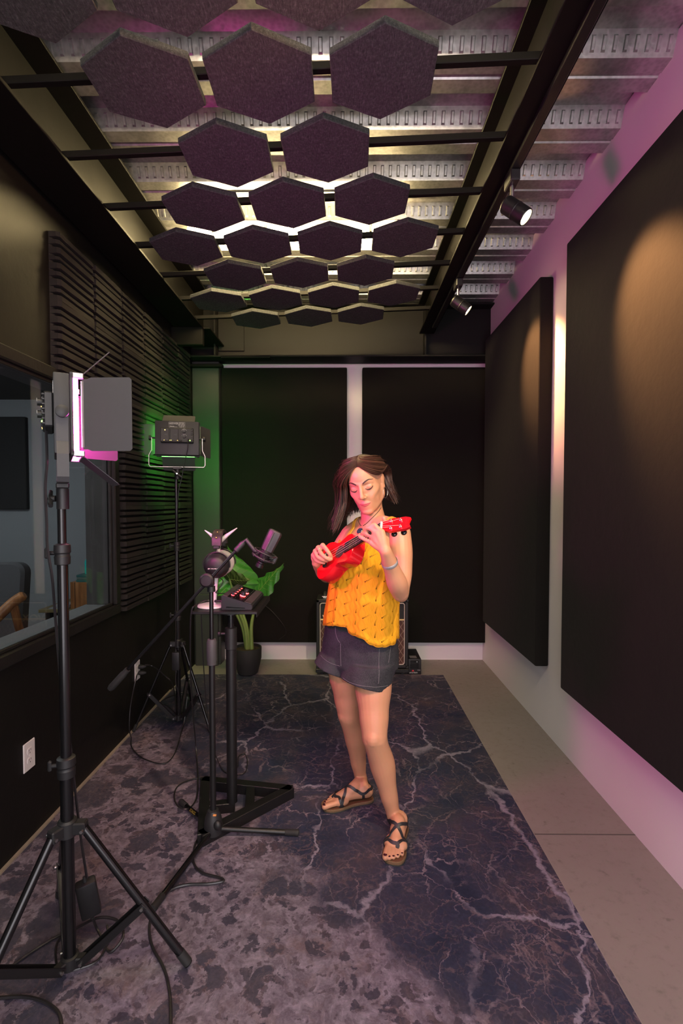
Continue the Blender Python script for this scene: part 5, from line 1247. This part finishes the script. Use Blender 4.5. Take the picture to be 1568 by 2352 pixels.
for s in (-1, 1):
    mb = MB(); mb.sphere(fsnap(s * .0065, -.0335, -.001), (.0028, .0022, .0016), 10, HM_); wpart('nostril', mb, mat('nostril shade', (.16, .05, .04), .8), wm)
wpart('nose_stud', MB().sphere(fsnap(-.0165, -.0265, .0006), .0014, 10), M['chrome'], wm)
# ---- hair
t = NT('brown hair'); P = t.obj(); at_ = t.n.new('ShaderNodeAttribute'); at_.attribute_name = 'tone'
t.p(Base_Color=t.ramp(at_.outputs['Fac'], [(0, (.011, .0042, .003)), (.5, (.034, .0125, .0078)), (1, (.074, .028, .016))]), Roughness=.52); t.b.inputs['Specular IOR Level'].default_value = .4; M['hair'] = t.m
rnd = random.Random(11); hm2 = MB(); tone = []
def scalp(th, phi, k=1.0):                                 # th from crown, phi from the front (+ = her left), head-local ellipsoid
    return V((math.sin(th) * math.sin(phi) * .0775 * k, .013 - math.sin(th) * math.cos(phi) * .0965 * k, .033 + math.cos(th) * .0865 * k))
# cap
def hairline(phi):
    ap = abs(phi)
    if phi < 0: P_ = [(0, .84), (.2, .92), (.4, 1.10), (.65, 1.40), (.85, 1.72), (1.1, 1.98), (2.0, 2.15), (3.2, 2.2)]
    else: P_ = [(0, .84), (.2, .88), (.45, 1.10), (.75, 1.34), (1.0, 1.50), (1.2, 1.54), (1.45, 1.46), (1.70, 1.46), (1.9, 1.85), (2.3, 2.1), (3.2, 2.2)]
    for (a, b) in zip(P_, P_[1:]):
        if ap <= b[0]: f_ = (ap - a[0]) / (b[0] - a[0]); return a[1] + (b[1] - a[1]) * f_
    return P_[-1][1]
rows = []
for i in range(19):
    row = []
    for j in range(73):
        phi = 2 * PI * j / 72 - PI; th = hairline(phi) * i / 18
        row.append(HC + HM_ @ scalp(th, phi, 1.0 + .045 * math.sin(min(1, (18 - i) / 4) * PI / 2)))
    rows.append(row)
o0 = len(hm2.v); hm2.grid(rows); tone += [.12] * (len(hm2.v) - o0)
down = V((0, 0, -1))
def strand(side, q, lay, r0):
    """side -1: her right (big swoop), +1: her left (tucked behind the ear); q 0 front .. 1 back"""
    phi0 = .16; th0 = .74 * (1 - q) + .02
    if side < 0: phE = -(.80 + 2.3 * q ** .85)
    else: phE = 1.86 + 1.25 * q
    k = 1.10 + .40 * lay if side < 0 else 1.06 + .24 * lay
    pts = []; n = 10; thE = 1.70 if side < 0 else 1.75
    for i in range(n):
        s = i / (n - 1)
        w_ = (1 - (1 - s) ** (1.25 if side < 0 else 1.35)); phs = phi0 * side * .3 + (phE - phi0 * side * .3) * w_; th = th0 + (thE - th0) * s
        if side > 0: th += .38 * math.sin(PI * min(1, s * 1.15)) * (1 - q) ** 1.3
        if abs(phs) < 1.72: th = min(th, hairline(phs) - .01 - .04 * lay)
        kk = 1.045 + (k - 1.045) * min(1, s * 1.1) + .02 * math.sin(PI * s)
        pts.append(HC + HM_ @ scalp(th, phs, kk))
    p = pts[-1]; d = (pts[-1] - pts[-2]).normalized()
    out = (p - HC); out.z = 0; out.normalize()
    LN = (.156 if side < 0 else .112) * (.72 + .42 * rnd.random()) * (1.0 + .12 * (1 - q))
    m = 10; ph_ = rnd.gauss(1.2, .7) + 2.2 * q; wv = rnd.uniform(.006, .016)
    sw = V((-.85, -.10, 0)) if side < 0 else V((.62, -.05, 0))
    tang = V((-out.y, out.x, 0))
    for i in range(m):
        s = (i + 1) / m
        d = (d + down * .75 + (out * (.02 if side < 0 else .08) + sw * (.10 + (.65 if side < 0 else .9) * s * s)) * (.6 if side < 0 else .8)).normalized()
        p = p + d * (LN / m)
        pts.append(p + tang * wv * math.sin(ph_ + s * 7) * s + out * wv * .8 * math.cos(ph_ + s * 5.5) * s)
    return pts
def addstrand(pts, r, tn):
    P = catmull(pts, 2); n = len(P); R = [r * (.45 + .55 * min(1, i / 5)) * (1 - .85 * max(0, (i / (n - 1) - .55) / .45) ** 1.5) for i in range(n)]
    o0 = len(hm2.v); hm2.tube(P, R, 5, True, None, 1.9); tone.extend([tn] * (len(hm2.v) - o0))
for k in range(1150):
    q = rnd.random() ** .9; addstrand(strand(-1, q, rnd.random(), 0), rnd.uniform(.0011, .0024), min(1, max(0, rnd.gauss(.5, .22))))
for k in range(1050):
    q = rnd.random(); addstrand(strand(1, q, rnd.random(), 0), rnd.uniform(.0011, .0022), min(1, max(0, rnd.gauss(.5, .22))))
for k in range(60):                                        # flyaways
    addstrand(strand(rnd.choice((-1, 1)), rnd.random(), 1.25 + .5 * rnd.random(), 0), .0004, .6)
ho = wpart('hair', hm2, M['hair'], wm, angle=80, fix=False)
ta = ho.data.attributes.new('tone', 'FLOAT', 'POINT'); ta.data.foreach_set('value', tone)
# jewellery
ear = hl_(.073, .009, -.031)
wpart('hoop_earring', MB().torus(ear + V((.002, -.006, -.0225)), .0225, .0009, Rz(R_(62)) @ Rx(PI / 2), 40, 6), M['steel'], wm)
nlp = [snap(u, v, .002) for (u, v) in ((874, 1166), (868, 1175), (860, 1184), (851, 1193), (842, 1202), (834, 1208))]
nlp2 = [snap(u, v, .002) for (u, v) in ((822, 1188), (823, 1196), (826, 1203), (830, 1208))]
nb_ = MB(); 
for P_ in (nlp, nlp2):
    P_ = [p for p in P_ if p]
    if len(P_) > 2: nb_.tube(catmull(P_, 4), .0011, 6)
nl = wpart('necklace', nb_, M['black_rubber'], wm)
pd_ = snap(827.5, 1221, .005)
pdf = bvh.find_nearest(pd_)[1]; px_, py_ = frame_for(pdf)
t = NT('dark blue stone'); t.p(Base_Color=t.mix(t.mr(t.noise(t.obj(), 160, 4).outputs[0], .5, .65), (.012, .025, .05), (.10, .16, .2)), Roughness=.25)
wpart('pendant', MB().lathe([(.001, -.001), (.013, -.001), (.0145, .001), (.012, .004), (.001, .005)], pd_, 24, basis(px_, py_, pdf), False), t.m, nl)
# bracelet on the left forearm
q0 = elL.lerp(wrL, .74); dd = (wrL - elL).normalized(); bx, by = frame_for(dd)
vw = (CAMP - q0); vw = (vw - dd * vw.dot(dd)).normalized(); BR0 = math.atan2(vw.dot(by), vw.dot(bx)) - 2 * PI * .31
rows = []
for i in range(25):
    a = 2 * PI * (i / 24) * .62 + BR0; r_d = bx * math.cos(a) + by * math.sin(a); h = bvh.ray_cast(q0 + r_d * .08, -r_d)
    c_ = (h[0] if h[0] else q0 + r_d * .026) + r_d * .0015; rows.append([c_ - dd * .0075, c_ + r_d * .0010 - dd * .006, c_ + r_d * .0010 + dd * .006, c_ + dd * .0075])
wpart('cuff_bracelet', MB().grid(rows, True, True), mat('hammered silver', (.62, .62, .63), .38, .55, (.40, .40, .42), 160, .5, 200), wm)
rg = mcpR[1].lerp(pipR[1], .55); rd = (pipR[1] - mcpR[1]).normalized(); rx, ry = frame_for(rd)
wpart('finger_ring', MB().torus(rg, .0098, .0016, basis(rx, ry, rd), 24, 6), M['brass'], wm)
# ---- camisole
t = NT('mustard knit'); uvn = t.n.new('ShaderNodeUVMap'); uvn.uv_map = 'knit'; sx = t.sep(uvn.outputs[0]); Uu, Vv = sx[0], sx[1]          # metres around / down
CW, CH = .040, .050
col_i = t.math('FLOOR', t.math('DIVIDE', Uu, CW)); odd = t.math('MODULO', t.math('ABSOLUTE', col_i), 2.0)
fx = t.math('SUBTRACT', t.math('FRACT', t.math('DIVIDE', Uu, CW)), .5); fy = t.math('SUBTRACT', t.math('FRACT', t.math('ADD', t.math('DIVIDE', Vv, CH), t.math('MULTIPLY', odd, .5))), .5)
holes = None
flip = 1.0
for k in range(5):
    cy_ = -.26 + .115 * k; sc_ = .62; cx_ = .05 + .03 * k - .10 * (k / 4) ** 2
    dx = t.math('SUBTRACT', t.math('MULTIPLY', fx, flip), t.math('MULTIPLY_ADD', odd, 1.0 * (-.26 + .13 * k), cx_ + .18 * (-.26 + .13 * k))); dy = t.math('SUBTRACT', fy, t.math('MULTIPLY', cy_, t.math('MULTIPLY_ADD', odd, -.42, 1.0)))
    dist = t.math('ADD', t.math('POWER', t.math('MULTIPLY', dx, CW), 2.0), t.math('POWER', t.math('MULTIPLY', dy, CH), 2.0))
    rr = (.0013, .0016, .0019, .0023, .0029)[k]
    hk = t.math('LESS_THAN', dist, rr * rr); holes = hk if holes is None else t.math('MAXIMUM', holes, hk)
wv_ = t.math('SINE', t.math('ADD', t.math('MULTIPLY', Vv, 126.0), t.math('MULTIPLY', odd, 3.14)))
wx = t.math('FRACT', t.math('ADD', t.math('DIVIDE', Uu, .020), t.math('MULTIPLY', wv_, .22)))
line = t.math('LESS_THAN', t.math('ABSOLUTE', t.math('SUBTRACT', wx, .5)), .05)
dots = t.math('LESS_THAN', t.math('ABSOLUTE', t.math('SUBTRACT', t.math('FRACT', t.math('DIVIDE', Vv, .0052)), .5)), .22)
pin = t.math('MULTIPLY', line, dots)
stv = t.math('MULTIPLY', t.math('SINE', t.math('MULTIPLY', Vv, 2400.0)), t.math('SINE', t.math('ADD', t.math('MULTIPLY', Uu, 2400.0), t.math('MULTIPLY', wv_, 3.0))))
nzz = t.noise(t.obj(), 40, 5)
basec = t.mix(nzz.outputs[0], (.88, .42, .018), (.76, .34, .014))
basec = t.mix(t.math('MULTIPLY', pin, .42), basec, (.16, .06, .008)); 
t.p(Base_Color=basec, Roughness=.85, Alpha=t.math('SUBTRACT', 1.0, holes)); t.b.inputs['Specular IOR Level'].default_value = .2
ridge = t.math('MULTIPLY_ADD', t.math('SINE', t.math('MULTIPLY', wx, 6.283)), .8, t.math('MULTIPLY', stv, .22)); t.bump(ridge, .55, .0022); M['knit'] = t.m
def hem_v(u):
    P = [(700, 1432), (748, 1434), (790, 1437), (797, 1441), (799, 1450), (812, 1458), (832, 1464), (848, 1477), (862, 1483), (880, 1485), (905, 1478), (912, 1472), (960, 1468)]
    for (a, b) in zip(P, P[1:]):
        if u <= b[0]: return a[1] + (b[1] - a[1]) * (u - a[0]) / (b[0] - a[0])
    return P[-1][1]
CL = [(858, 1243, 2.088, .160, .124, .106, -41), (851, 1275, 2.095, .160, .140, .112, -41), (845, 1305, 2.10, .160, .146, .112, -40), (840, 1340, 2.107, .160, .146, .112, -40), (836, 1380, 2.113, .164, .146, .116, -39), (832, 1420, 2.12, .170, .144, .124, -39), (829, 1490, 2.125, .176, .142, .136, -38)]
NA = 144
rings = [ring(at(u, v, y), a, bf, bb, R_(th), NA, 0, 2.15) for (u, v, y, a, bf, bb, th) in CL]
fine = []
for k in range(NA):
    col_ = catmull([r[k] for r in rings], 7); fine.append(col_)
nl_ = len(fine[0]); rows = [[fine[k][i] for k in range(NA)] for i in range(nl_)]
def proj(p):
    q = RC.transposed() @ (p - V((0, 0, H))); return (CX + F * q.x / -q.z, CY - F * q.y / -q.z)
out_rows = []; uvs = []
Lc, Fc = yawv(R_(-40)); newcols = []
for k in range(NA):
    th = 2 * PI * k / NA; col_ = fine[k]; cen_ = [at(*CL[0][:3]).lerp(at(*CL[-1][:3]), i / (nl_ - 1)) for i in range(nl_)]
    pts = []
    for i, p in enumerate(col_):
        s = i / (nl_ - 1); c_ = V((cen_[i].x, cen_[i].y, p.z)); rd_ = (p - c_).normalized()
        amp = .0085 * s ** 1.3
        f_ = math.sin(th * 7 + 1.2 * s) * .6 + math.sin(th * 11 + 2.1 + s) * .35 + math.sin(th * 3 + .4) * .5
        fold = -.016 * s ** .8 * math.exp(-((th - 1.93) / .085) ** 2) + .013 * s * math.exp(-((th - 1.74) / .12) ** 2)
        pts.append(p + rd_ * (amp * f_ + fold))
    u_, v_ = proj(pts[-1]); tgt = hem_v(u_) if 0 < th < PI * 1.05 else hem_v(max(u_, 780)) - 8
    tgt += 2.2 * abs(math.sin(th * 13))
    # cut the column at the hem
    zz_ = []
    for i, p in enumerate(pts): zz_.append(proj(p)[1])
    cut = nl_ - 1.001
    for i in range(nl_ - 1):
        if zz_[i] <= tgt <= zz_[i + 1]: cut = i + (tgt - zz_[i]) / (zz_[i + 1] - zz_[i]); break
    res = []
    for j in range(49):
        x = cut * j / 48; i = min(int(x), nl_ - 2); res.append(pts[i].lerp(pts[i + 1], x - i))
    newcols.append(res)
cm_ = MB(); rows = [[newcols[k][j] for k in range(NA)] for j in range(49)]; cm_.grid(rows, True)
inner = []
cam_o = wpart('knit_top', cm_, M['knit'], wm, angle=180, fix=True)
uvl = cam_o.data.uv_layers.new(name='knit')
for pl_ in cam_o.data.polygons:
    ids = list(pl_.vertices); ks = [i % NA for i in ids]; wrap = max(ks) - min(ks) > NA / 2
    for li, vi in zip(pl_.loop_indices, ids):
        k = vi % NA; k2 = k + (NA if wrap and k < NA / 2 else 0); uvl.data[li].uv = (k2 / NA * .96, (cam_o.data.vertices[vi].co.z - 1.4) * -1.0)
so = cam_o.modifiers.new('thickness', 'SOLIDIFY'); so.thickness = .0025; so.offset = -1
edge = MB().tube([newcols[k][48] for k in range(NA)] + [newcols[0][48]], .0026, 8, False); wpart('hem_edge', edge, mat('mustard yarn', (.78, .34, .015), .85), cam_o)
edge2 = MB().tube([newcols[k][0] for k in range(NA)] + [newcols[0][0]], .0028, 8, False); wpart('neckline_edge', edge2, mat('mustard yarn band', (.74, .33, .015), .85), cam_o)
def strap(pf, pb, over):
    pts = [pf] + over + [pb]; P_ = catmull(pts, 6); P2 = []
    for i, p in enumerate(P_):
        h = bvh.find_nearest(p); n_ = h[1]; P2.append(h[0] + n_ * .0025)
    mb = MB(); ribbon(mb, P2, .0085, None, .0025); return wpart('shoulder_strap', mb, mat('mustard strap', (.72, .36, .03), .85), cam_o)
Ls, Fs = yawv(R_(-41)); ctr = at(861, 1222, 2.08)
for s, wd in ((-1, .080), (1, .105)):
    topz__ = V((0, 0, .045)); b = ctr + Ls * (s * wd)
    strap(at(858, 1246, 2.088) + Ls * s * .085 + Fs * .11, at(858, 1246, 2.088) + Ls * s * .085 - Fs * .10, [b + Fs * .07 + V((0, 0, .015)), b + Fs * .03 + topz__, b + topz__ * 1.2, b - Fs * .04 + topz__])
# ---- shorts
SB = MB(); S_ = [(826, 1428, 2.125, .166, .108, .112, -37), (825, 1455, 2.128, .170, .110, .122, -36), (824, 1490, 2.13, .182, .112, .132, -36), (824, 1522, 2.13, .182, .108, .130, -36), (824, 1545, 2.13, .150, .085, .10, -36)]
SB.grid([ring(at(u, v, y), a, bf, bb, R_(th), 32) for (u, v, y, a, bf, bb, th) in S_], True, True)
def sleeve(top, bot, ra, rb, nrm, slit=None):
    P_ = [top.lerp(bot, i / 10) for i in range(11)]; d = (bot - top).normalized(); rows = []; n_ = 64
    Lx, Fx = yawv(R_(-36)); zx = nrm.normalized(); xx = (Lx - zx * Lx.dot(zx)).normalized(); yy = zx.cross(xx)
    for i, p in enumerate(P_):
        f_ = i / 10; r_ = (ra[0] + (rb[0] - ra[0]) * f_, ra[1] + (rb[1] - ra[1]) * f_)
        tiltf = f_; row = []
        for k in range(n_):
            a = 2 * PI * k / n_; q = Lx * math.cos(a) * r_[0] + Fx * math.sin(a) * r_[1]; q2 = xx * math.cos(a) * r_[0] - yy * math.sin(a) * r_[1]
            v_ = p + q.lerp(q2, f_) * (1 + .015 * math.sin(a * 5 + f_ * 2))
            if slit is not None:
                da = abs((a - slit + PI) % (2 * PI) - PI)
                if da < .11: v_ += -d * (.052 * max(0, (f_ - .6) / .4)) * (1 - da / .14)
            row.append(v_)
        rows.append(row)
    SB.grid(rows, True, True)
hbL, hbR = at(838, 1572, 2.055), at(768, 1537, 2.17)
sleeve(P0 + L_ * .080 + V((0, 0, -.015)), hbL, (.104, .118), (.106, .110), V((.28, .16, 1))); sleeve(P0 - L_ * .085 + V((0, 0, -.01)), hbR, (.100, .112), (.092, .104), V((.40, .03, 1)))
t = NT('faded black denim'); P = t.obj(); a_ = t.noise(P, 9, 5, .6); b_ = t.noise(t.vmath('MULTIPLY', P, (500, 500, 150)), 1, 2)
cdn = t.mix(t.mr(a_.outputs[0], .35, .7), (.020, .020, .025), (.038, .039, .046)); cdn = t.mix(t.mr(b_.outputs[0], .4, .7, 0, .5), cdn, (.058, .060, .070)); t.p(Base_Color=cdn, Roughness=.9); t.b.inputs['Specular IOR Level'].default_value = .2; t.bump(t.math('ADD', b_.outputs[0], t.math('MULTIPLY', a_.outputs[0], 6.0)), .25, .002); M['denim'] = t.m
sme = bake(SB, .004, 5, .5, 'shorts')
sbvh = BVHTree.FromPolygons([v.co.copy() for v in sme.vertices], [list(p.vertices) for p in sme.polygons])
sho = meshpart('denim_shorts', sme, M['denim'], wm)
stm = mat('grey seam thread', (.13, .13, .14), .8)
def sseam(px, name, r=.0011):
    P_ = []
    for (u, v) in px:
        h = sbvh.ray_cast(CAMP, ray(u, v).normalized())
        if h[0]: P_.append(h[0] + h[1] * .0006)
    if len(P_) > 2:
        P2 = []
        for p in catmull(P_, 5): h = sbvh.find_nearest(p); P2.append(h[0] + h[1] * .0006)
        wpart(name, MB().tube(P2, r, 5), stm, sho)
sseam([(871, 1490), (870, 1510), (870, 1535), (869, 1570)], 'side_seam'); sseam([(770, 1440), (771, 1455), (776, 1470), (781, 1476)], 'fly_seam'); sseam([(782, 1478), (782, 1500), (783, 1530)], 'front_seam')
sseam([(736, 1505), (745, 1514), (757, 1522), (770, 1527), (780, 1530)], 'hem_stitching', .0009); sseam([(787, 1557), (800, 1566), (820, 1573), (845, 1577), (866, 1578), (890, 1574)], 'hem_stitching', .0009); sseam([(897, 1486), (895, 1500), (893, 1515), (892, 1522)], 'pocket_seam', .0009)
# ---- sandals
cork = mat('cork sole', (.20, .12, .06), .85, 0, (.10, .055, .025), 160, .4, 300); leather = mat('black leather strap', (.014, .014, .016), .5, 0, (.022, .022, .025), 60); rubb = mat('dark green grey outsole', (.03, .032, .03), .8)
nail = mat('dark plum nail polish', (.05, .006, .015), .2)
for fi, (heel, d, s, LF, G, inn, tl) in enumerate(feet):
    sd = []
    for (t_, wl, wr_) in ((-.02, .0, .0), (-.015, .018, .018), (.02, .030, .030), (.12, .036, .036), (.30, .034, .032), (.45, .036, .031), (.62, .045, .042), (.78, .049, .046), (.90, .046, .043), (.98, .036, .036), (1.03, .022, .022), (1.045, .0, .0)): sd.append((t_, wl, wr_))
    Lp = catmull([V((t_, a if inn < 0 else b, 0)) for t_, a, b in sd], 4); Rp = catmull([V((t_, -(b if inn < 0 else a), 0)) for t_, a, b in sd], 4)
    poly = [(p.x * LF, p.y) for p in Lp] + [(p.x * LF, p.y) for p in Rp[-2:0:-1]]
    Msx = basis(d, -s, V((0, 0, 1)))
    snd = wpart('sandal', MB().prism(poly, .0085, SOLE + .001, Msx, heel, .002), cork, wm, angle=40); snd['label'] = 'black strappy sandal with cork sole'
    wpart('outsole', MB().prism(poly, .004, .009, Msx, heel, .001), rubb, snd)
    wpart('footbed', MB().prism([(x * .97 + .002, y * .93) for x, y in poly], SOLE + .0008, SOLE + .002, Msx, heel), mat('brown footbed', (.12, .05, .025), .6), snd)
    def strap2(P3):
        P_ = []
        for p in catmull(P3, 8):
            h = bvh.find_nearest(p); n_ = h[1]; P_.append(h[0] + n_ * .0016)
        mb = MB(); ribbon(mb, P_, .0066, None, .0016); wpart('strap', mb, leather, snd)
    o = inn                                                   # side of the big toe in s units is -inn
    b_ = -inn
    # crossed straps: ball inside to ankle outside and the reverse, plus toe loop and heel strap
    strap2([G(.74, b_ * -.044, .024), G(.64, b_ * -.03, .060), G(.52, 0, .085), G(.36, b_ * .03, .078), G(.24, b_ * .045, .062), G(.10, b_ * .034, .075)])
    strap2([G(.74, b_ * .046, .024), G(.64, b_ * .03, .060), G(.52, 0, .088), G(.36, b_ * -.03, .078), G(.24, b_ * -.045, .062), G(.10, b_ * -.034, .075)])
    strap2([G(.10, -.036, .072), G(-.02, -.02, .078), G(-.04, 0, .080), G(-.02, .02, .078), G(.10, .036, .072)])
    strap2([G(.60, b_ * .046, .024), G(.68, b_ * .035, .045), G(.76, b_ * -.012 * -1, .05), G(.83, b_ * .0115, .030)])
    strap2([G(.66, b_ * -.046, .024), G(.71, b_ * -.03, .042), G(.76, b_ * .010, .048), G(.80, b_ * .0115, .036)])
    for s_ in (-1, 1): strap2([G(.22, s_ * .040, .024), G(.23, s_ * .040, .045), G(.24, s_ * .040, .064)])
    for (p, r_) in tl: wpart('toenail', MB().sphere(near(p, -.0006), (r_ * .62, r_ * .62, .0016), 12, basis(d, -s, V((0, 0, 1)))), nail, wm)
# ================================================================== light
w = bpy.data.worlds.new('world'); SC.world = w; w.use_nodes = True
w.node_tree.nodes['Background'].inputs[0].default_value = (.5, .5, .55, 1); w.node_tree.nodes['Background'].inputs[1].default_value = .0
def area(name, loc, target, size, energy, col, sy=None, spread=None):
    d = bpy.data.lights.new(name, 'AREA'); d.energy = energy; d.color = col; d.size = size
    if sy: d.shape = 'RECTANGLE'; d.size_y = sy
    if spread: d.spread = spread
    o = bpy.data.objects.new(name, d); C.objects.link(o); o.location = loc
    o.rotation_euler = (V(target) - V(loc)).to_track_quat('-Z', 'Y').to_euler(); return o
def spot(name, loc, d, energy, col, ang, blend=.6, r=.03):
    l = bpy.data.lights.new(name, 'SPOT'); l.energy = energy; l.color = col; l.spot_size = math.radians(ang); l.spot_blend = blend; l.shadow_soft_size = r
    o = bpy.data.objects.new(name, l); C.objects.link(o); o.location = loc; o.rotation_euler = V(d).to_track_quat('-Z', 'Y').to_euler(); return o
WARM = (1, .46, .17)
for (k, e, a) in ((0, 78, 58), (1, 46, 60), (2, 26, 50), (3, 56, 54)):
    spot('track_spot_beam', SPOTS[k][0], SPOTS[k][1], e, WARM if k < 3 else (1, .74, .48), a, .8)
# soft near-white fill, added unseen behind the camera to brighten room and woman
area('fill_light', (.25, YF + .08, 1.35), (.15, 3, 1.35), 2.0, 23, (.97, .93, 1.0), 2.2)
# control room ceiling lamp
area('control_room_light', (-2.6, 2.4, 2.3), (-2.6, 3.2, 0), 1.0, 12, (.92, .97, 1.0))
vs = SC.view_settings; SC.display_settings.display_device = 'sRGB'
vs.view_transform = 'Standard'; vs.look = 'None'; vs.exposure = 1.5; vs.gamma = 1.0; vs.use_curve_mapping = False
SC.cycles.use_denoising = True; SC.cycles.max_bounces = 7; SC.cycles.diffuse_bounces = 4; SC.cycles.glossy_bounces = 3; SC.cycles.adaptive_threshold = .04; SC.cycles.sample_clamp_indirect = 4.0; SC.cycles.caustics_reflective = False; SC.cycles.caustics_refractive = False
